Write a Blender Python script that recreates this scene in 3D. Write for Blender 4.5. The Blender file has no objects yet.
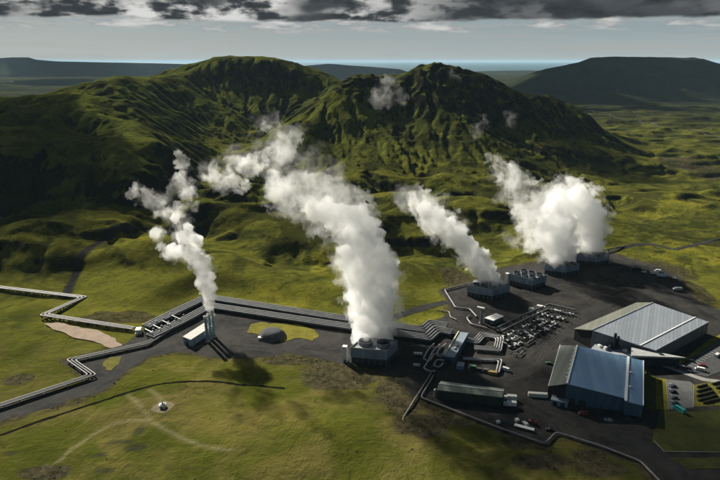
import bpy, bmesh, math, random
import numpy as np
from mathutils import Vector, geometry, Matrix

random.seed(7)
rng = np.random.default_rng(11)
SC = bpy.context.scene
COL = SC.collection
PI = math.pi

# ------------------------------------------------------------------ camera, sky, sun, exposure
H_CAM = 200.0
PITCH = math.atan(179 / 560)
cam_d = bpy.data.cameras.new('camera')
cam_d.lens = 28.0
cam_d.sensor_width = 36.0
cam_d.clip_start = 1.0
cam_d.clip_end = 200000.0
cam = bpy.data.objects.new('camera', cam_d)
COL.objects.link(cam)
cam.location = (0, 0, H_CAM)
cam.rotation_euler = (PI / 2 - PITCH, 0, 0)
SC.camera = cam

SUN_AZ = math.radians(-36)      # from straight ahead (+Y), negative = towards the left
SUN_EL = math.radians(32)
SUN_DIR = Vector((math.sin(SUN_AZ) * math.cos(SUN_EL), math.cos(SUN_AZ) * math.cos(SUN_EL), math.sin(SUN_EL)))
sun_d = bpy.data.lights.new('sun', 'SUN')
sun_d.energy = 5.0
sun_d.angle = math.radians(0.5)
sun_d.color = (1.0, 0.95, 0.83)
sun = bpy.data.objects.new('sun', sun_d)
COL.objects.link(sun)
sun.location = SUN_DIR * 3000
sun.rotation_euler = SUN_DIR.to_track_quat('Z', 'Y').to_euler()

SC.view_settings.view_transform = 'Standard'
SC.view_settings.look = 'None'
SC.view_settings.exposure = 0.82
SC.view_settings.gamma = 1.0
SC.view_settings.use_curve_mapping = False
SC.render.engine = 'CYCLES'
cy = SC.cycles
cy.use_denoising = True
cy.max_bounces = 16
cy.diffuse_bounces = 3
cy.glossy_bounces = 3
cy.transmission_bounces = 4
cy.volume_bounces = 14
cy.transparent_max_bounces = 48
cy.sample_clamp_indirect = 6.0
cy.use_adaptive_sampling = True
cy.adaptive_threshold = 0.02


class NT:
    """small helper to write node trees"""
    def __init__(self, tree):
        self.t = tree
        self.n = tree.nodes
        self.l = tree.links

    def node(self, kind, **kw):
        nd = self.n.new(kind)
        for k, v in kw.items():
            setattr(nd, k, v)
        return nd

    def put(self, sock, v):
        if hasattr(v, 'is_output') or isinstance(v, bpy.types.NodeSocket):
            self.l.new(v, sock)
        elif v is not None:
            try:
                sock.default_value = v
            except Exception:
                sock.default_value = (v[0], v[1], v[2], 1.0)

    def math(self, op, a, b=None, c=None, clamp=False):
        nd = self.node('ShaderNodeMath', operation=op, use_clamp=clamp)
        self.put(nd.inputs[0], a)
        if b is not None:
            self.put(nd.inputs[1], b)
        if c is not None:
            self.put(nd.inputs[2], c)
        return nd.outputs[0]

    def vmath(self, op, a, b=None):
        nd = self.node('ShaderNodeVectorMath', operation=op)
        self.put(nd.inputs[0], a)
        if b is not None:
            self.put(nd.inputs[1], b)
        return nd.outputs[0]

    def noise(self, vec, scale, detail=4, rough=0.55, dist=0.0, lac=2.0):
        nd = self.node('ShaderNodeTexNoise')
        self.put(nd.inputs['Vector'], vec)
        nd.inputs['Scale'].default_value = scale
        nd.inputs['Detail'].default_value = detail
        nd.inputs['Roughness'].default_value = rough
        nd.inputs['Distortion'].default_value = dist
        return nd.outputs[0]

    def ramp(self, v, a, b, lo=0.0, hi=1.0):
        nd = self.node('ShaderNodeMapRange')
        nd.interpolation_type = 'SMOOTHSTEP'
        self.put(nd.inputs[0], v)
        nd.inputs[1].default_value = a
        nd.inputs[2].default_value = b
        nd.inputs[3].default_value = lo
        nd.inputs[4].default_value = hi
        return nd.outputs[0]

    def mix(self, f, a, b):
        nd = self.node('ShaderNodeMix', data_type='RGBA')
        self.put(nd.inputs[0], f)
        for s, v in ((nd.inputs[6], a), (nd.inputs[7], b)):
            if isinstance(v, (tuple, list)):
                s.default_value = (v[0], v[1], v[2], 1.0)
            else:
                self.put(s, v)
        return nd.outputs[2]

    def scale(self, vec, s):
        nd = self.node('ShaderNodeMapping')
        self.put(nd.inputs[0], vec)
        nd.inputs['Scale'].default_value = s
        return nd.outputs[0]


world = bpy.data.worlds.new('World')
SC.world = world
world.use_nodes = True
world.node_tree.nodes.clear()
w = NT(world.node_tree)
sky = w.node('ShaderNodeTexSky', sky_type='NISHITA', sun_disc=False, sun_elevation=SUN_EL, sun_rotation=SUN_AZ)
sky.altitude = 300
sky.air_density = 1.0
sky.dust_density = 1.2
dirv = w.node('ShaderNodeTexCoord').outputs['Generated']
sep = w.node('ShaderNodeSeparateXYZ')
w.l.new(dirv, sep.inputs[0])
dx, dy, dz = sep.outputs
az = w.math('ARCTAN2', dx, dy)
comb = w.node('ShaderNodeCombineXYZ')
w.put(comb.inputs[0], az)
w.put(comb.inputs[1], dz)
ae = comb.outputs[0]
# thin streaks of far stratus close to the horizon
st = w.noise(w.scale(ae, (3.5, 150.0, 1)), 1.0, 6, 0.62, 0.4)
streak = w.math('MULTIPLY', w.ramp(st, 0.44, 0.62), w.ramp(dz, 0.001, 0.012))
hz = w.ramp(dz, -0.01, 0.055, 1.0, 0.0)
base = w.mix(0.93, sky.outputs[0], (2.5, 3.15, 3.4))
base = w.mix(w.math('MULTIPLY', hz, 0.60), base, (4.7, 4.95, 4.8))
base = w.mix(w.math('MULTIPLY', streak, 0.42), base, (3.9, 3.85, 3.5))
# bank of heavy stratocumulus with a ragged lower edge
edge = w.noise(w.scale(ae, (6.5, 16.0, 1)), 1.0, 5, 0.5, 0.0)
lvl = w.math('ADD', dz, w.math('MULTIPLY', w.math('SUBTRACT', edge, 0.5), 0.030))
deck = w.ramp(lvl, 0.0605, 0.0655)
body = w.noise(w.scale(ae, (12.0, 32.0, 1)), 1.0, 9, 0.56, 0.0)
big = w.noise(w.scale(ae, (4.0, 12.0, 1)), 1.0, 3, 0.5, 0.1)
lit = w.math('MULTIPLY', w.ramp(body, 0.44, 0.56), w.ramp(big, 0.42, 0.54))
side = w.ramp(az, -0.05, 0.22, 1.0, 0.10)
lit = w.math('MULTIPLY', lit, side)
dcol = w.mix(w.ramp(body, 0.3, 0.62), (0.24, 0.28, 0.32), (0.62, 0.68, 0.74))
dcol = w.mix(lit, dcol, (6.4, 6.4, 6.2))
# bright sunlit cumulus just below the bank
puff = w.noise(w.scale(ae, (12.0, 60.0, 1)), 1.0, 8, 0.62, 0.2)
band = w.math('MULTIPLY', w.ramp(lvl, 0.044, 0.054), w.ramp(puff, 0.43, 0.53))
base = w.mix(w.math('MULTIPLY', band, 0.85), base, w.mix(w.ramp(puff, 0.42, 0.7), (2.4, 2.6, 2.7), (6.6, 6.5, 6.2)))
low = w.mix(deck, base, dcol)
# the dome higher up: broken cloud seen from below, darkened to cut the fill light
zz = w.math('MAXIMUM', dz, 0.05)
px_ = w.node('ShaderNodeCombineXYZ')
w.put(px_.inputs[0], w.math('DIVIDE', dx, zz))
w.put(px_.inputs[1], w.math('DIVIDE', dy, zz))
over = w.noise(px_.outputs[0], 0.9, 6, 0.55, 0.2)
dome = w.mix(w.ramp(over, 0.42, 0.62), w.mix(0.8, sky.outputs[0], (0.28, 0.52, 0.70)), (0.30, 0.38, 0.44))
final = w.mix(w.ramp(dz, 0.13, 0.22), low, dome)
bg = w.node('ShaderNodeBackground')
w.l.new(final, bg.inputs[0])
bg.inputs[1].default_value = 0.061
w.l.new(bg.outputs[0], w.node('ShaderNodeOutputWorld').inputs[0])


# ------------------------------------------------------------------ survey helpers
CP, SP = math.cos(PITCH), math.sin(PITCH)


def ray(u, v):
    a = (u - 360) / 560.0
    b = -(v - 240) / 560.0
    return a, CP + b * SP, -SP + b * CP


def G(u, v, z=0.0):
    """point of the place seen at (u, v) on the survey photograph at level z"""
    d = ray(u, v)
    t = (z - H_CAM) / d[2]
    return Vector((d[0] * t, d[1] * t, z))


def D(u, v, y):
    """point seen at (u, v) at ground distance y"""
    d = ray(u, v)
    t = y / d[1]
    return Vector((d[0] * t, y, H_CAM + d[2] * t))


# ------------------------------------------------------------------ numpy noise
_perm = rng.permutation(512)
_gang = rng.uniform(0, 2 * PI, 512)
_gx, _gy = np.cos(_gang), np.sin(_gang)


def perlin(x, y):
    xi = np.floor(x).astype(np.int64)
    yi = np.floor(y).astype(np.int64)
    xf = x - xi
    yf = y - yi
    u = xf * xf * xf * (xf * (xf * 6 - 15) + 10)
    v = yf * yf * yf * (yf * (yf * 6 - 15) + 10)

    def g(ix, iy, fx, fy):
        h = _perm[(_perm[ix & 511] + iy) & 511]
        return _gx[h] * fx + _gy[h] * fy
    n00 = g(xi, yi, xf, yf)
    n10 = g(xi + 1, yi, xf - 1, yf)
    n01 = g(xi, yi + 1, xf, yf - 1)
    n11 = g(xi + 1, yi + 1, xf - 1, yf - 1)
    a = n00 + u * (n10 - n00)
    b = n01 + u * (n11 - n01)
    return (a + v * (b - a)) * 1.5


def fbm(x, y, octaves=5, gain=0.5, ridged=False):
    s = np.zeros_like(x)
    amp, f, tot = 1.0, 1.0, 0.0
    for o in range(octaves):
        n = perlin(x * f + 17.3 * o, y * f - 9.1 * o)
        s += amp * ((1 - 2 * np.abs(n)) if ridged else n)
        tot += amp
        amp *= gain
        f *= 2.03
    return s / tot


def sstep(a, b, x):
    t = np.clip((x - a) / (b - a), 0, 1)
    return t * t * (3 - 2 * t)


def seg_dist(X, Y, pts, closed=False):
    d2 = np.full(X.shape, 1e12)
    n = len(pts)
    for i in range(n if closed else n - 1):
        ax, ay = pts[i][0], pts[i][1]
        bx, by = pts[(i + 1) % n][0], pts[(i + 1) % n][1]
        ex, ey = bx - ax, by - ay
        L2 = ex * ex + ey * ey + 1e-9
        t = np.clip(((X - ax) * ex + (Y - ay) * ey) / L2, 0, 1)
        d2 = np.minimum(d2, (X - ax - t * ex) ** 2 + (Y - ay - t * ey) ** 2)
    return np.sqrt(d2)


def inside(X, Y, pts):
    r = np.zeros(X.shape, bool)
    n = len(pts)
    for i in range(n):
        ax, ay = pts[i][0], pts[i][1]
        bx, by = pts[(i + 1) % n][0], pts[(i + 1) % n][1]
        if ay == by:
            continue
        c = (ay > Y) != (by > Y)
        r ^= c & (X < (bx - ax) * (Y - ay) / (by - ay) + ax)
    return r


def poly_sd(X, Y, pts):
    d = seg_dist(X, Y, pts, True)
    return np.where(inside(X, Y, pts), -d, d)


# ------------------------------------------------------------------ outlines on the ground
def trace(uv, z=0.0):
    return [(G(u, v, z).x, G(u, v, z).y) for u, v in uv]


YARD = trace([(-40, 419), (0, 408), (90, 380), (64, 361), (122, 346), (148, 329), (178, 307), (207, 296), (340, 316),
              (405, 331), (420, 326), (440, 318), (452, 311), (448, 303), (441, 290), (470, 282), (500, 268), (540, 262), (575, 252),
              (615, 254), (640, 262), (664, 268), (682, 279), (694, 297), (720, 311), (760, 325), (790, 420), (760, 500),
              (668, 494), (640, 464), (600, 449), (556, 435), (545, 447), (500, 431), (424, 400), (408, 392), (400, 376), (360, 368), (330, 360),
              (292, 353), (250, 359), (215, 357), (175, 351), (150, 357), (122, 374), (104, 390), (62, 404), (0, 421), (-40, 432)])
TRACK_N = trace([(66, 292), (68, 283), (78, 271), (98, 257), (118, 248), (140, 242)], 6.0)
DIKE_SHADOW = trace([(-30, 446), (0, 436), (40, 421), (90, 405), (130, 392), (165, 385), (205, 383), (245, 386), (285, 390)])
TRAIL = [(58, 464), (72, 450), (92, 436), (112, 426), (132, 422), (150, 424), (172, 438), (200, 452), (232, 460)]
TRAIL = trace(TRAIL)
BERM = trace([(596, 255), (618, 250), (642, 247), (660, 249), (674, 253), (694, 248), (722, 241), (760, 232)])
ROAD_N = trace([(380, 322), (405, 315), (428, 307), (446, 302)])
FAR_ROAD = trace([(590, 113), (615, 118), (640, 124), (676, 131), (720, 138), (780, 146)])

# ------------------------------------------------------------------ landform: surveyed crests, slopes and valley floors
LM = []


def lm(seq, step=55.0):
    """surveyed line: (u, v, distance) points joined by straight runs"""
    w_ = [D(*s) for s in seq]
    for i, p in enumerate(w_):
        LM.append((p.x, p.y, p.z))
        if i + 1 < len(w_) and step:
            q = w_[i + 1]
            n = int((q - p).length / step)
            for k in range(1, n + 1):
                r = p.lerp(q, k / (n + 1))
                LM.append((r.x, r.y, r.z))


def lp(*seq):
    for s in seq:
        p = D(*s)
        LM.append((p.x, p.y, p.z))


def lz(z, *uv):
    for u, v in uv:
        p = G(u, v, z)
        LM.append((p.x, p.y, z))


# right hill: crest, crags, flanks
lm([(345, 82, 1190), (362, 76, 1190), (385, 77, 1220), (402, 74, 1240), (420, 68, 1250), (432, 63.5, 1255), (447, 65, 1262), (470, 71, 1280), (490, 80, 1300), (512, 94, 1300), (535, 97, 1290), (560, 100, 1290), (582, 112, 1290), (600, 128, 1280), (620, 141, 1270), (640, 152, 1262)])
lm([(345, 82, 1190), (325, 93, 1150), (300, 113, 1080), (276, 136, 990), (258, 152, 920)])
lm([(380, 104, 1130), (405, 112, 1110), (430, 100, 1140), (462, 92, 1180)])
lp((330, 122, 1040), (355, 128, 1030), (325, 155, 930), (365, 158, 920), (395, 150, 960), (430, 145, 990), (405, 172, 880), (445, 172, 890), (360, 182, 840), (470, 130, 1050), (505, 125, 1120), (545, 130, 1130), (500, 160, 960), (540, 160, 1000), (585, 160, 1060), (480, 190, 830), (530, 185, 880), (570, 183, 930), (605, 172, 1040))
lz(2, (600, 186), (625, 172), (648, 160), (672, 150))
lz(14, (300, 185), (330, 205), (370, 205), (420, 205), (450, 208), (500, 205))
# left hill: plateau rim, headwall, bowl
lm([(187, 73, 1400), (205, 66, 1440), (222, 60, 1470), (237, 57.5, 1490), (255, 60, 1500), (275, 65, 1490), (300, 71, 1480), (312, 80, 1470)])
lp((215, 82, 1400), (237, 80, 1420), (258, 84, 1420), (280, 86, 1425), (215, 103, 1320), (240, 101, 1345), (258, 103, 1345), (278, 104, 1350), (300, 90, 1410), (292, 106, 1320), (318, 94, 1400), (230, 122, 1215), (255, 116, 1285), (205, 125, 1170))
lm([(276, 125, 1265), (262, 135, 1200), (248, 145, 1115), (232, 155, 1025), (216, 170, 930), (204, 189, 825), (190, 202, 740)])
lm([(236, 160, 905), (254, 153, 900), (272, 160, 890)])
lp((205, 145, 1010), (190, 150, 940), (285, 128, 1120))
lz(205, (225, 62.5))
for x_, y_ in ((-420, 1700), (-250, 1720), (-120, 1680)):
    LM.append((x_, y_, 175))
for x_, y_, z_ in ((-450, 2050, 60), (-200, 2050, 60), (0, 1900, 30), (120, 1700, 60), (250, 1650, 50), (420, 1650, 15), (-700, 1900, 20), (50, 1560, 110)):
    LM.append((x_, y_, z_))
# left ridge running towards the camera
lm([(187, 73, 1400), (170, 76, 1340), (153, 78, 1280), (123, 78.5, 1200), (104, 81.5, 1130), (92, 92, 1070), (75, 99, 1010), (57, 103, 980), (20, 106, 950), (-20, 107, 940), (-80, 110, 900)])
lm([(104, 81.5, 1130), (110, 100, 1030), (133, 123, 930), (160, 143, 850), (188, 166, 770)])
lp((160, 98, 1200), (180, 118, 1130), (185, 140, 1000), (230, 185, 790))
lp((30, 128, 850), (70, 130, 860), (100, 140, 820), (0, 165, 690), (50, 165, 700), (100, 172, 700), (140, 178, 700), (0, 205, 660), (60, 210, 650), (110, 208, 660), (150, 205, 690), (-60, 150, 730), (-60, 200, 670))
lz(14, (20, 243), (70, 243), (120, 238), (160, 232))
for x_, y_, z_ in ((-1050, 1350, 15), (-800, 1500, 15), (-1300, 1000, 60), (-1250, 1700, 0), (-900, 700, 70), (-800, 500, 40)):
    LM.append((x_, y_, z_))
# knolls between the hills and the plant
lm([(205, 204, 660), (235, 212, 640), (262, 222, 610), (285, 236, 580), (330, 238, 580)])
lm([(110, 266, 515), (140, 258, 525), (180, 256, 528), (230, 254, 535), (262, 258, 525), (300, 262, 520)])
lz(6, (110, 290), (160, 298), (210, 292), (230, 250), (285, 256), (200, 235), (250, 290), (330, 300))
lz(10, (340, 255), (385, 268), (420, 262), (440, 242), (470, 235), (400, 240))
lz(1, (-60, 290), (0, 268), (30, 278), (60, 285), (90, 300), (150, 312), (330, 314), (400, 322), (440, 300), (462, 275), (500, 262), (560, 248), (610, 248), (650, 255), (700, 275), (720, 300), (760, 310))
lz(2, (630, 215), (670, 222), (710, 230), (640, 190), (700, 195), (690, 170), (740, 180), (740, 150), (760, 240))
lz(8, (655, 205), (640, 232), (700, 212), (620, 200))
for x_ in range(-600, 601, 150):
    LM.append((x_, 150, 0))
    LM.append((x_, 300, 0))
for x_ in range(-150, 451, 150):
    LM.append((x_, 400, 0))
for x_, y_ in ((600, 600), (900, 700), (800, 1000), (1100, 1300), (700, 1400), (900, 1900), (1300, 900), (500, 2200), (0, 2500), (-600, 2500), (-1200, 2300), (1300, 2300), (-1500, 400)):
    LM.append((x_, y_, 0))
for u, v, y in ((57, 112, 1250), (20, 113, 1230), (-30, 112, 1230), (-80, 114, 1200), (100, 96, 1400), (75, 106, 1300), (130, 92, 1550), (160, 90, 1700), (57, 100, 1700), (0, 100, 1700), (100, 92, 1900)):
    p = D(u, v, y)
    LM.append((p.x, p.y, max(0.0, p.z)))
LM = np.array(LM)
# drop near-duplicates so the interpolation stays well conditioned
keep = []
for i in range(len(LM)):
    if all((LM[i, 0] - LM[j, 0]) ** 2 + (LM[i, 1] - LM[j, 1]) ** 2 > 14 ** 2 for j in keep):
        keep.append(i)
LM = LM[keep]
_c2 = 22.0 ** 2
_A = np.sqrt((LM[:, None, 0] - LM[None, :, 0]) ** 2 + (LM[:, None, 1] - LM[None, :, 1]) ** 2 + _c2)
_n = len(LM)
_M = np.zeros((_n + 1, _n + 1))
_M[:_n, :_n] = _A + np.eye(_n) * -4.0
_M[:_n, _n] = 1
_M[_n, :_n] = 1
_w = np.linalg.solve(_M, np.append(LM[:, 2], 0))


def landform(X, Y):
    z = np.full(X.shape, _w[_n])
    for i in range(_n):
        z += _w[i] * np.sqrt((X - LM[i, 0]) ** 2 + (Y - LM[i, 1]) ** 2 + _c2)
    return z


# coarse field, carved by running water
CELL = 5.0
cx = np.arange(-1500, 1501, CELL)
cyy = np.arange(100, 2601, CELL)
CX, CY = np.meshgrid(cx, cyy, indexing='ij')
HF = landform(CX, CY)
fade = sstep(2600, 2100, CY) * sstep(1500, 1150, np.abs(CX))
HF = np.clip(HF, -2, None) * fade
up = sstep(14, 90, HF)
HF += up * (11 * fbm(CX / 170, CY / 170, 3, 0.45) + 12 * (fbm(CX / 190 + 5.1, CY / 230, 3, 0.45, True) - 0.4))
crag = np.zeros_like(HF)
for (u, v, y, r, k_) in ((372, 86, 1185, 80, 1), (425, 88, 1210, 110, 1), (480, 110, 1200, 130, 1), (510, 140, 1120, 120, 0.8), (560, 140, 1180, 120, 0.9), (395, 100, 1140, 50, 0.6), (235, 72, 1450, 110, 0.35), (290, 80, 1450, 60, 0.5), (106, 92, 1090, 60, 0.9), (125, 112, 980, 60, 0.7), (250, 158, 900, 35, 0.9)):  # right-flank entries also paint that face's shade as dark rock
    p = D(u, v, y)
    crag = np.maximum(crag, k_ * np.exp(-((CX - p.x) ** 2 + (CY - p.y) ** 2) / (r * r)))
HF += crag * 10 * (fbm(CX / 42, CY / 42, 4, 0.55, True) - 0.3)
hum = sstep(620, 760, CY) * sstep(150, 330, CX) * sstep(60, 20, HF)
hum2 = sstep(480, 540, CY) * sstep(1000, 760, CY) * sstep(80, 30, HF) * sstep(330, 200, CX)
wx_ = CX + 22 * fbm(CX / 60, CY / 60 + 9, 3)
wy_ = CY + 22 * fbm(CX / 60 + 4, CY / 60, 3)


def flows(wl_x, wl_y, steps, lip=0.45):
    # old lava flow fronts: level tops that break off along ragged scarps
    f_ = (fbm(wx_ / wl_x, wy_ / wl_y, 3, 0.38) * 0.5 + 0.5) * steps
    b_ = np.floor(f_)
    return b_ + sstep(0.5 - lip, 0.5 + lip, f_ - b_)


HF += hum * (7.5 * (flows(170, 85, 6.0, 0.24) - 3.0) + 3.5)
HF += hum2 * (1 - hum) * (12.5 * (flows(210, 100, 6.0, 0.40) - 3.0) + 5.0)


def bilin(F, gx, gy):
    i = np.clip(gx.astype(np.int64), 0, F.shape[0] - 2)
    j = np.clip(gy.astype(np.int64), 0, F.shape[1] - 2)
    fx, fy = gx - i, gy - j
    a, b, c, d = F[i, j], F[i + 1, j], F[i, j + 1], F[i + 1, j + 1]
    return a * (1 - fx) * (1 - fy) + b * fx * (1 - fy) + c * (1 - fx) * fy + d * fx * fy, (b - a) * (1 - fy) + (d - c) * fy, (c - a) * (1 - fx) + (d - b) * fx


def erode(F, rounds=20, n=22000, steps=80, rate=0.19, cap=3.2):
    hi = np.argwhere(F > 22)
    for r in range(rounds):
        s = hi[rng.integers(0, len(hi), n)]
        gx = s[:, 0] + rng.random(n)
        gy = s[:, 1] + rng.random(n)
        gx = np.clip(gx, 1, F.shape[0] - 3)
        gy = np.clip(gy, 1, F.shape[1] - 3)
        dxv = np.zeros(n)
        dyv = np.zeros(n)
        sed = np.zeros(n)
        delta = np.zeros_like(F)
        for k in range(steps):
            h, sx, sy = bilin(F, gx, gy)
            dxv = dxv * 0.35 - sx
            dyv = dyv * 0.35 - sy
            L = np.sqrt(dxv ** 2 + dyv ** 2) + 1e-6
            nx = np.clip(gx + dxv / L, 1, F.shape[0] - 3)
            ny = np.clip(gy + dyv / L, 1, F.shape[1] - 3)
            h2, _, _ = bilin(F, nx, ny)
            drop = h - h2
            want = np.clip(drop, 0, 4) * 0.9
            take = np.where(drop > 0, np.clip(want - sed, -sed * 0.25, 0.5) * rate, -np.minimum(sed, -drop * 0.5))
            ii, jj = gx.astype(np.int64), gy.astype(np.int64)
            fx, fy = gx - ii, gy - jj
            for a, b, wt in ((0, 0, (1 - fx) * (1 - fy)), (1, 0, fx * (1 - fy)), (0, 1, (1 - fx) * fy), (1, 1, fx * fy)):
                np.add.at(delta, (ii + a, jj + b), -take * wt)
            sed += take
            gx, gy = nx, ny
        F = F + np.clip(delta * 0.35, -cap, cap * 0.6)
    return F


HF = erode(HF)

# fall lines: fine runnels and streaks of scree drawn out down every slope
_gxv, _gyv = np.gradient(HF, CELL)
_gl = np.sqrt(_gxv ** 2 + _gyv ** 2) + 1e-6
_ux, _uy = _gxv / _gl, _gyv / _gl
_wn = rng.standard_normal(HF.shape)
STREAK = _wn.copy()
_ii, _jj = np.meshgrid(np.arange(HF.shape[0], dtype=float), np.arange(HF.shape[1], dtype=float), indexing='ij')
for sgn in (1, -1):
    qx, qy = _ii.copy(), _jj.copy()
    for k in range(14):
        a_ = np.clip(qx.round().astype(int), 0, HF.shape[0] - 1)
        b_ = np.clip(qy.round().astype(int), 0, HF.shape[1] - 1)
        qx = qx + sgn * _ux[a_, b_]
        qy = qy + sgn * _uy[a_, b_]
        STREAK += bilin(_wn, np.clip(qx, 0, HF.shape[0] - 2), np.clip(qy, 0, HF.shape[1] - 2))[0]
STREAK /= STREAK.std()
STREAK *= sstep(0.12, 0.35, _gl)
HF += 1.1 * STREAK * sstep(20, 50, HF)

def blur(F, n):
    for _ in range(n):
        F = (F + np.roll(F, 1, 0) + np.roll(F, -1, 0)) / 3
        F = (F + np.roll(F, 1, 1) + np.roll(F, -1, 1)) / 3
    return F


HF = HF + sstep(20, 45, HF) * np.clip(0.45 * (HF - blur(HF, 4)), -4, 4)
ridge = blur(HF, 2) - blur(HF, 14)
rock_shade_mask = sstep(0.5, 3.2, ridge) * sstep(25, 60, HF)
rock_shade_mask = np.clip(rock_shade_mask * (0.45 + 0.8 * crag) + 0.55 * crag * sstep(-1.5, 2.0, ridge), 0, 1)

# final grid: fine close to the plant, growing towards the horizon
def axis(lo, hi, d0, grow, far):
    pts = [0.0]
    return pts


def spaced(start, stops):
    out = [start]
    for end, d_a, d_b in stops:
        s0 = out[-1]
        while out[-1] < end:
            t = (out[-1] - s0) / (end - s0)
            out.append(out[-1] + d_a + (d_b - d_a) * t)
    return out


xr = spaced(0.0, [(260, 2.0, 2.0), (900, 2.0, 5.0), (1500, 5.0, 12.0), (4000, 14, 120), (14000, 120, 700)])
xs = np.array([-v for v in xr[:0:-1]] + xr)
ys = np.array([-900, -600, -400, -250, -120, -40, 20, 70, 110] + spaced(140.0, [(200, 5, 1.6), (520, 1.6, 2.0), (1500, 2.0, 4.5), (2600, 4.5, 12), (6000, 14, 90), (15000, 90, 500)]))
X, Y = np.meshgrid(xs, ys, indexing='ij')
Z, _, _ = bilin(HF, (X - cx[0]) / CELL, (Y - cyy[0]) / CELL)
SK, _, _ = bilin(STREAK, (X - cx[0]) / CELL, (Y - cyy[0]) / CELL)
SK = np.where((np.abs(X) < 1495) & (Y > 101) & (Y < 2590), SK, 0.0)
RK, _, _ = bilin(rock_shade_mask, (X - cx[0]) / CELL, (Y - cyy[0]) / CELL)
RK = np.where((np.abs(X) < 1495) & (Y > 101) & (Y < 2590), RK, 0.0)
Z = np.where((np.abs(X) < 1495) & (Y > 101) & (Y < 2590), Z, 0.0)

near = (Y < 900) & (Y > 150) & (np.abs(X) < 700)
sd = np.full(X.shape, 400.0)
for pts, wd in ((YARD, 0),):
    sd[near] = np.minimum(sd[near], poly_sd(X[near], Y[near], pts))
rd = np.full(X.shape, 400.0)
for pts, wd in ((DIKE_SHADOW, 2.5), (TRAIL, 2.0), (BERM, 5.0), (ROAD_N, 4.0)):
    rd[near] = np.minimum(rd[near], seg_dist(X[near], Y[near], pts) - wd)
td = np.full(X.shape, 400.0)
td[near] = seg_dist(X[near], Y[near], TRACK_N)
flat = 1 - sstep(6, 34, sd)
calm = np.maximum(flat, 1 - sstep(1.0, 6.0, np.minimum(rd, td - 4.0)))
# gentle swell of the meadow in the foreground
swell = sstep(470, 380, Y) * (1.0 + 2.6 * fbm(X / 70, Y / 55, 3))
bump = D(285, 430, 270)
swell += 8.0 * np.exp(-((X - bump.x) ** 2 / 60 ** 2 + (Y - bump.y + 12) ** 2 / 38 ** 2))
Z = (Z + swell * 0.9) * (1 - flat)
rough_amt = (0.35 + 0.7 * sstep(420, 640, Y) + 0.5 * sstep(25, 90, Z)) * (1 - calm)
Zf = fbm(X / 16, Y / 13, 4, 0.55, True)
Z += rough_amt * 0.85 * (Zf - 0.25) * sstep(2400, 1300, Y)
Z += sstep(2500, 4000, Y) * 9 * fbm(X / 900, Y / 600, 4)
Z -= 45 * sstep(10900, 11900, Y + 0.05 * np.abs(X))
Z += sstep(1500, 2200, Y) * sstep(3200, 2400, Y) * 4 * fbm(X / 200, Y / 160, 4)

# ---- surface kinds kept with the ground: bare soil, moss and a painted sunlit patch, gravel and dark hollows
soil = np.zeros_like(X)
moss = np.zeros_like(X)
nz1 = fbm(X / 38, Y / 30, 4)
nz2 = fbm(X / 11, Y / 9, 3)


def blob(u, v, ru, rv, z=0.0):
    c = G(u, v, z)
    ex = (G(u + ru, v, z) - c).length
    ey = (G(u, v - rv, z) - c).length
    q = np.sqrt(((X - c.x) / ex) ** 2 + ((Y - c.y) / ey) ** 2) + 0.45 * nz1 + 0.25 * nz2
    return 1 - sstep(0.75, 1.15, q)


for b in ((345, 376, 50, 16), (400, 390, 30, 22), (290, 360, 34, 6), (455, 278, 16, 10), (690, 168, 22, 9), (668, 272, 22, 9), (692, 290, 14, 12), (425, 430, 30, 14), (120, 318, 45, 5), (600, 468, 26, 10), (470, 416, 46, 12), (530, 440, 30, 9), (545, 462, 34, 8), (590, 456, 22, 6), (440, 405, 16, 10), (20, 378, 14, 5), (46, 474, 26, 7)):
    soil = np.maximum(soil, blob(*b))
for b in ((270, 440, 90, 34), (225, 410, 50, 18), (420, 318, 30, 7), (300, 328, 22, 7), (290, 300, 60, 9), (110, 314, 26, 4), (170, 375, 60, 14), (690, 255, 40, 12), (660, 212, 34, 8), (150, 255, 40, 12), (350, 270, 50, 20), (700, 105, 40, 10), (640, 112, 60, 6)):  # foreground blobs put sunlight through a cloud gap into the moss colour
    moss = np.maximum(moss, blob(*b))
soil = np.maximum(soil, 0.9 * (1 - sstep(1.0, 7.0, sd + 6 * nz1)) * sstep(-0.5, 0.3, nz2 + 0.2))
soil[sd < -12] = 1.0
gravel = np.maximum(1 - sstep(3.0, 5.5, td + 1.5 * nz2), 0)
trd = np.full(X.shape, 400.0)
fg = (Y < 330) & (Y > 150) & (np.abs(X) < 300)
for pts_, wd_ in ((TRAIL, 0.25), (trace([(128, 396), (137, 405), (146, 416), (152, 424)]), 0.2), (trace([(150, 392), (160, 400), (163, 407)]), 0.1)):
    trd[fg] = np.minimum(trd[fg], seg_dist(X[fg], Y[fg], [tuple(q) for q in pts_]) - wd_)
trail_m = 1 - sstep(0.0, 2.0, trd + 0.7 * nz2)
for (u, v, ru, rv) in ((118, 446, 16, 2.2), (136, 452, 12, 4), (100, 458, 10, 1.5), (104, 474, 12, 3), (140, 434, 5, 5), (12, 455, 10, 2.5)):  # dark meadow hollows, painted with the gravel colour
    gravel = np.maximum(gravel, 0.6 * blob(u, v, ru, rv))

nx_, ny_ = len(xs), len(ys)
co = np.stack([X, Y, Z], -1).reshape(-1, 3).astype(np.float32)
idx = np.arange(nx_ * ny_).reshape(nx_, ny_)
quads = np.stack([idx[:-1, :-1], idx[1:, :-1], idx[1:, 1:], idx[:-1, 1:]], -1).reshape(-1, 4)


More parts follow.
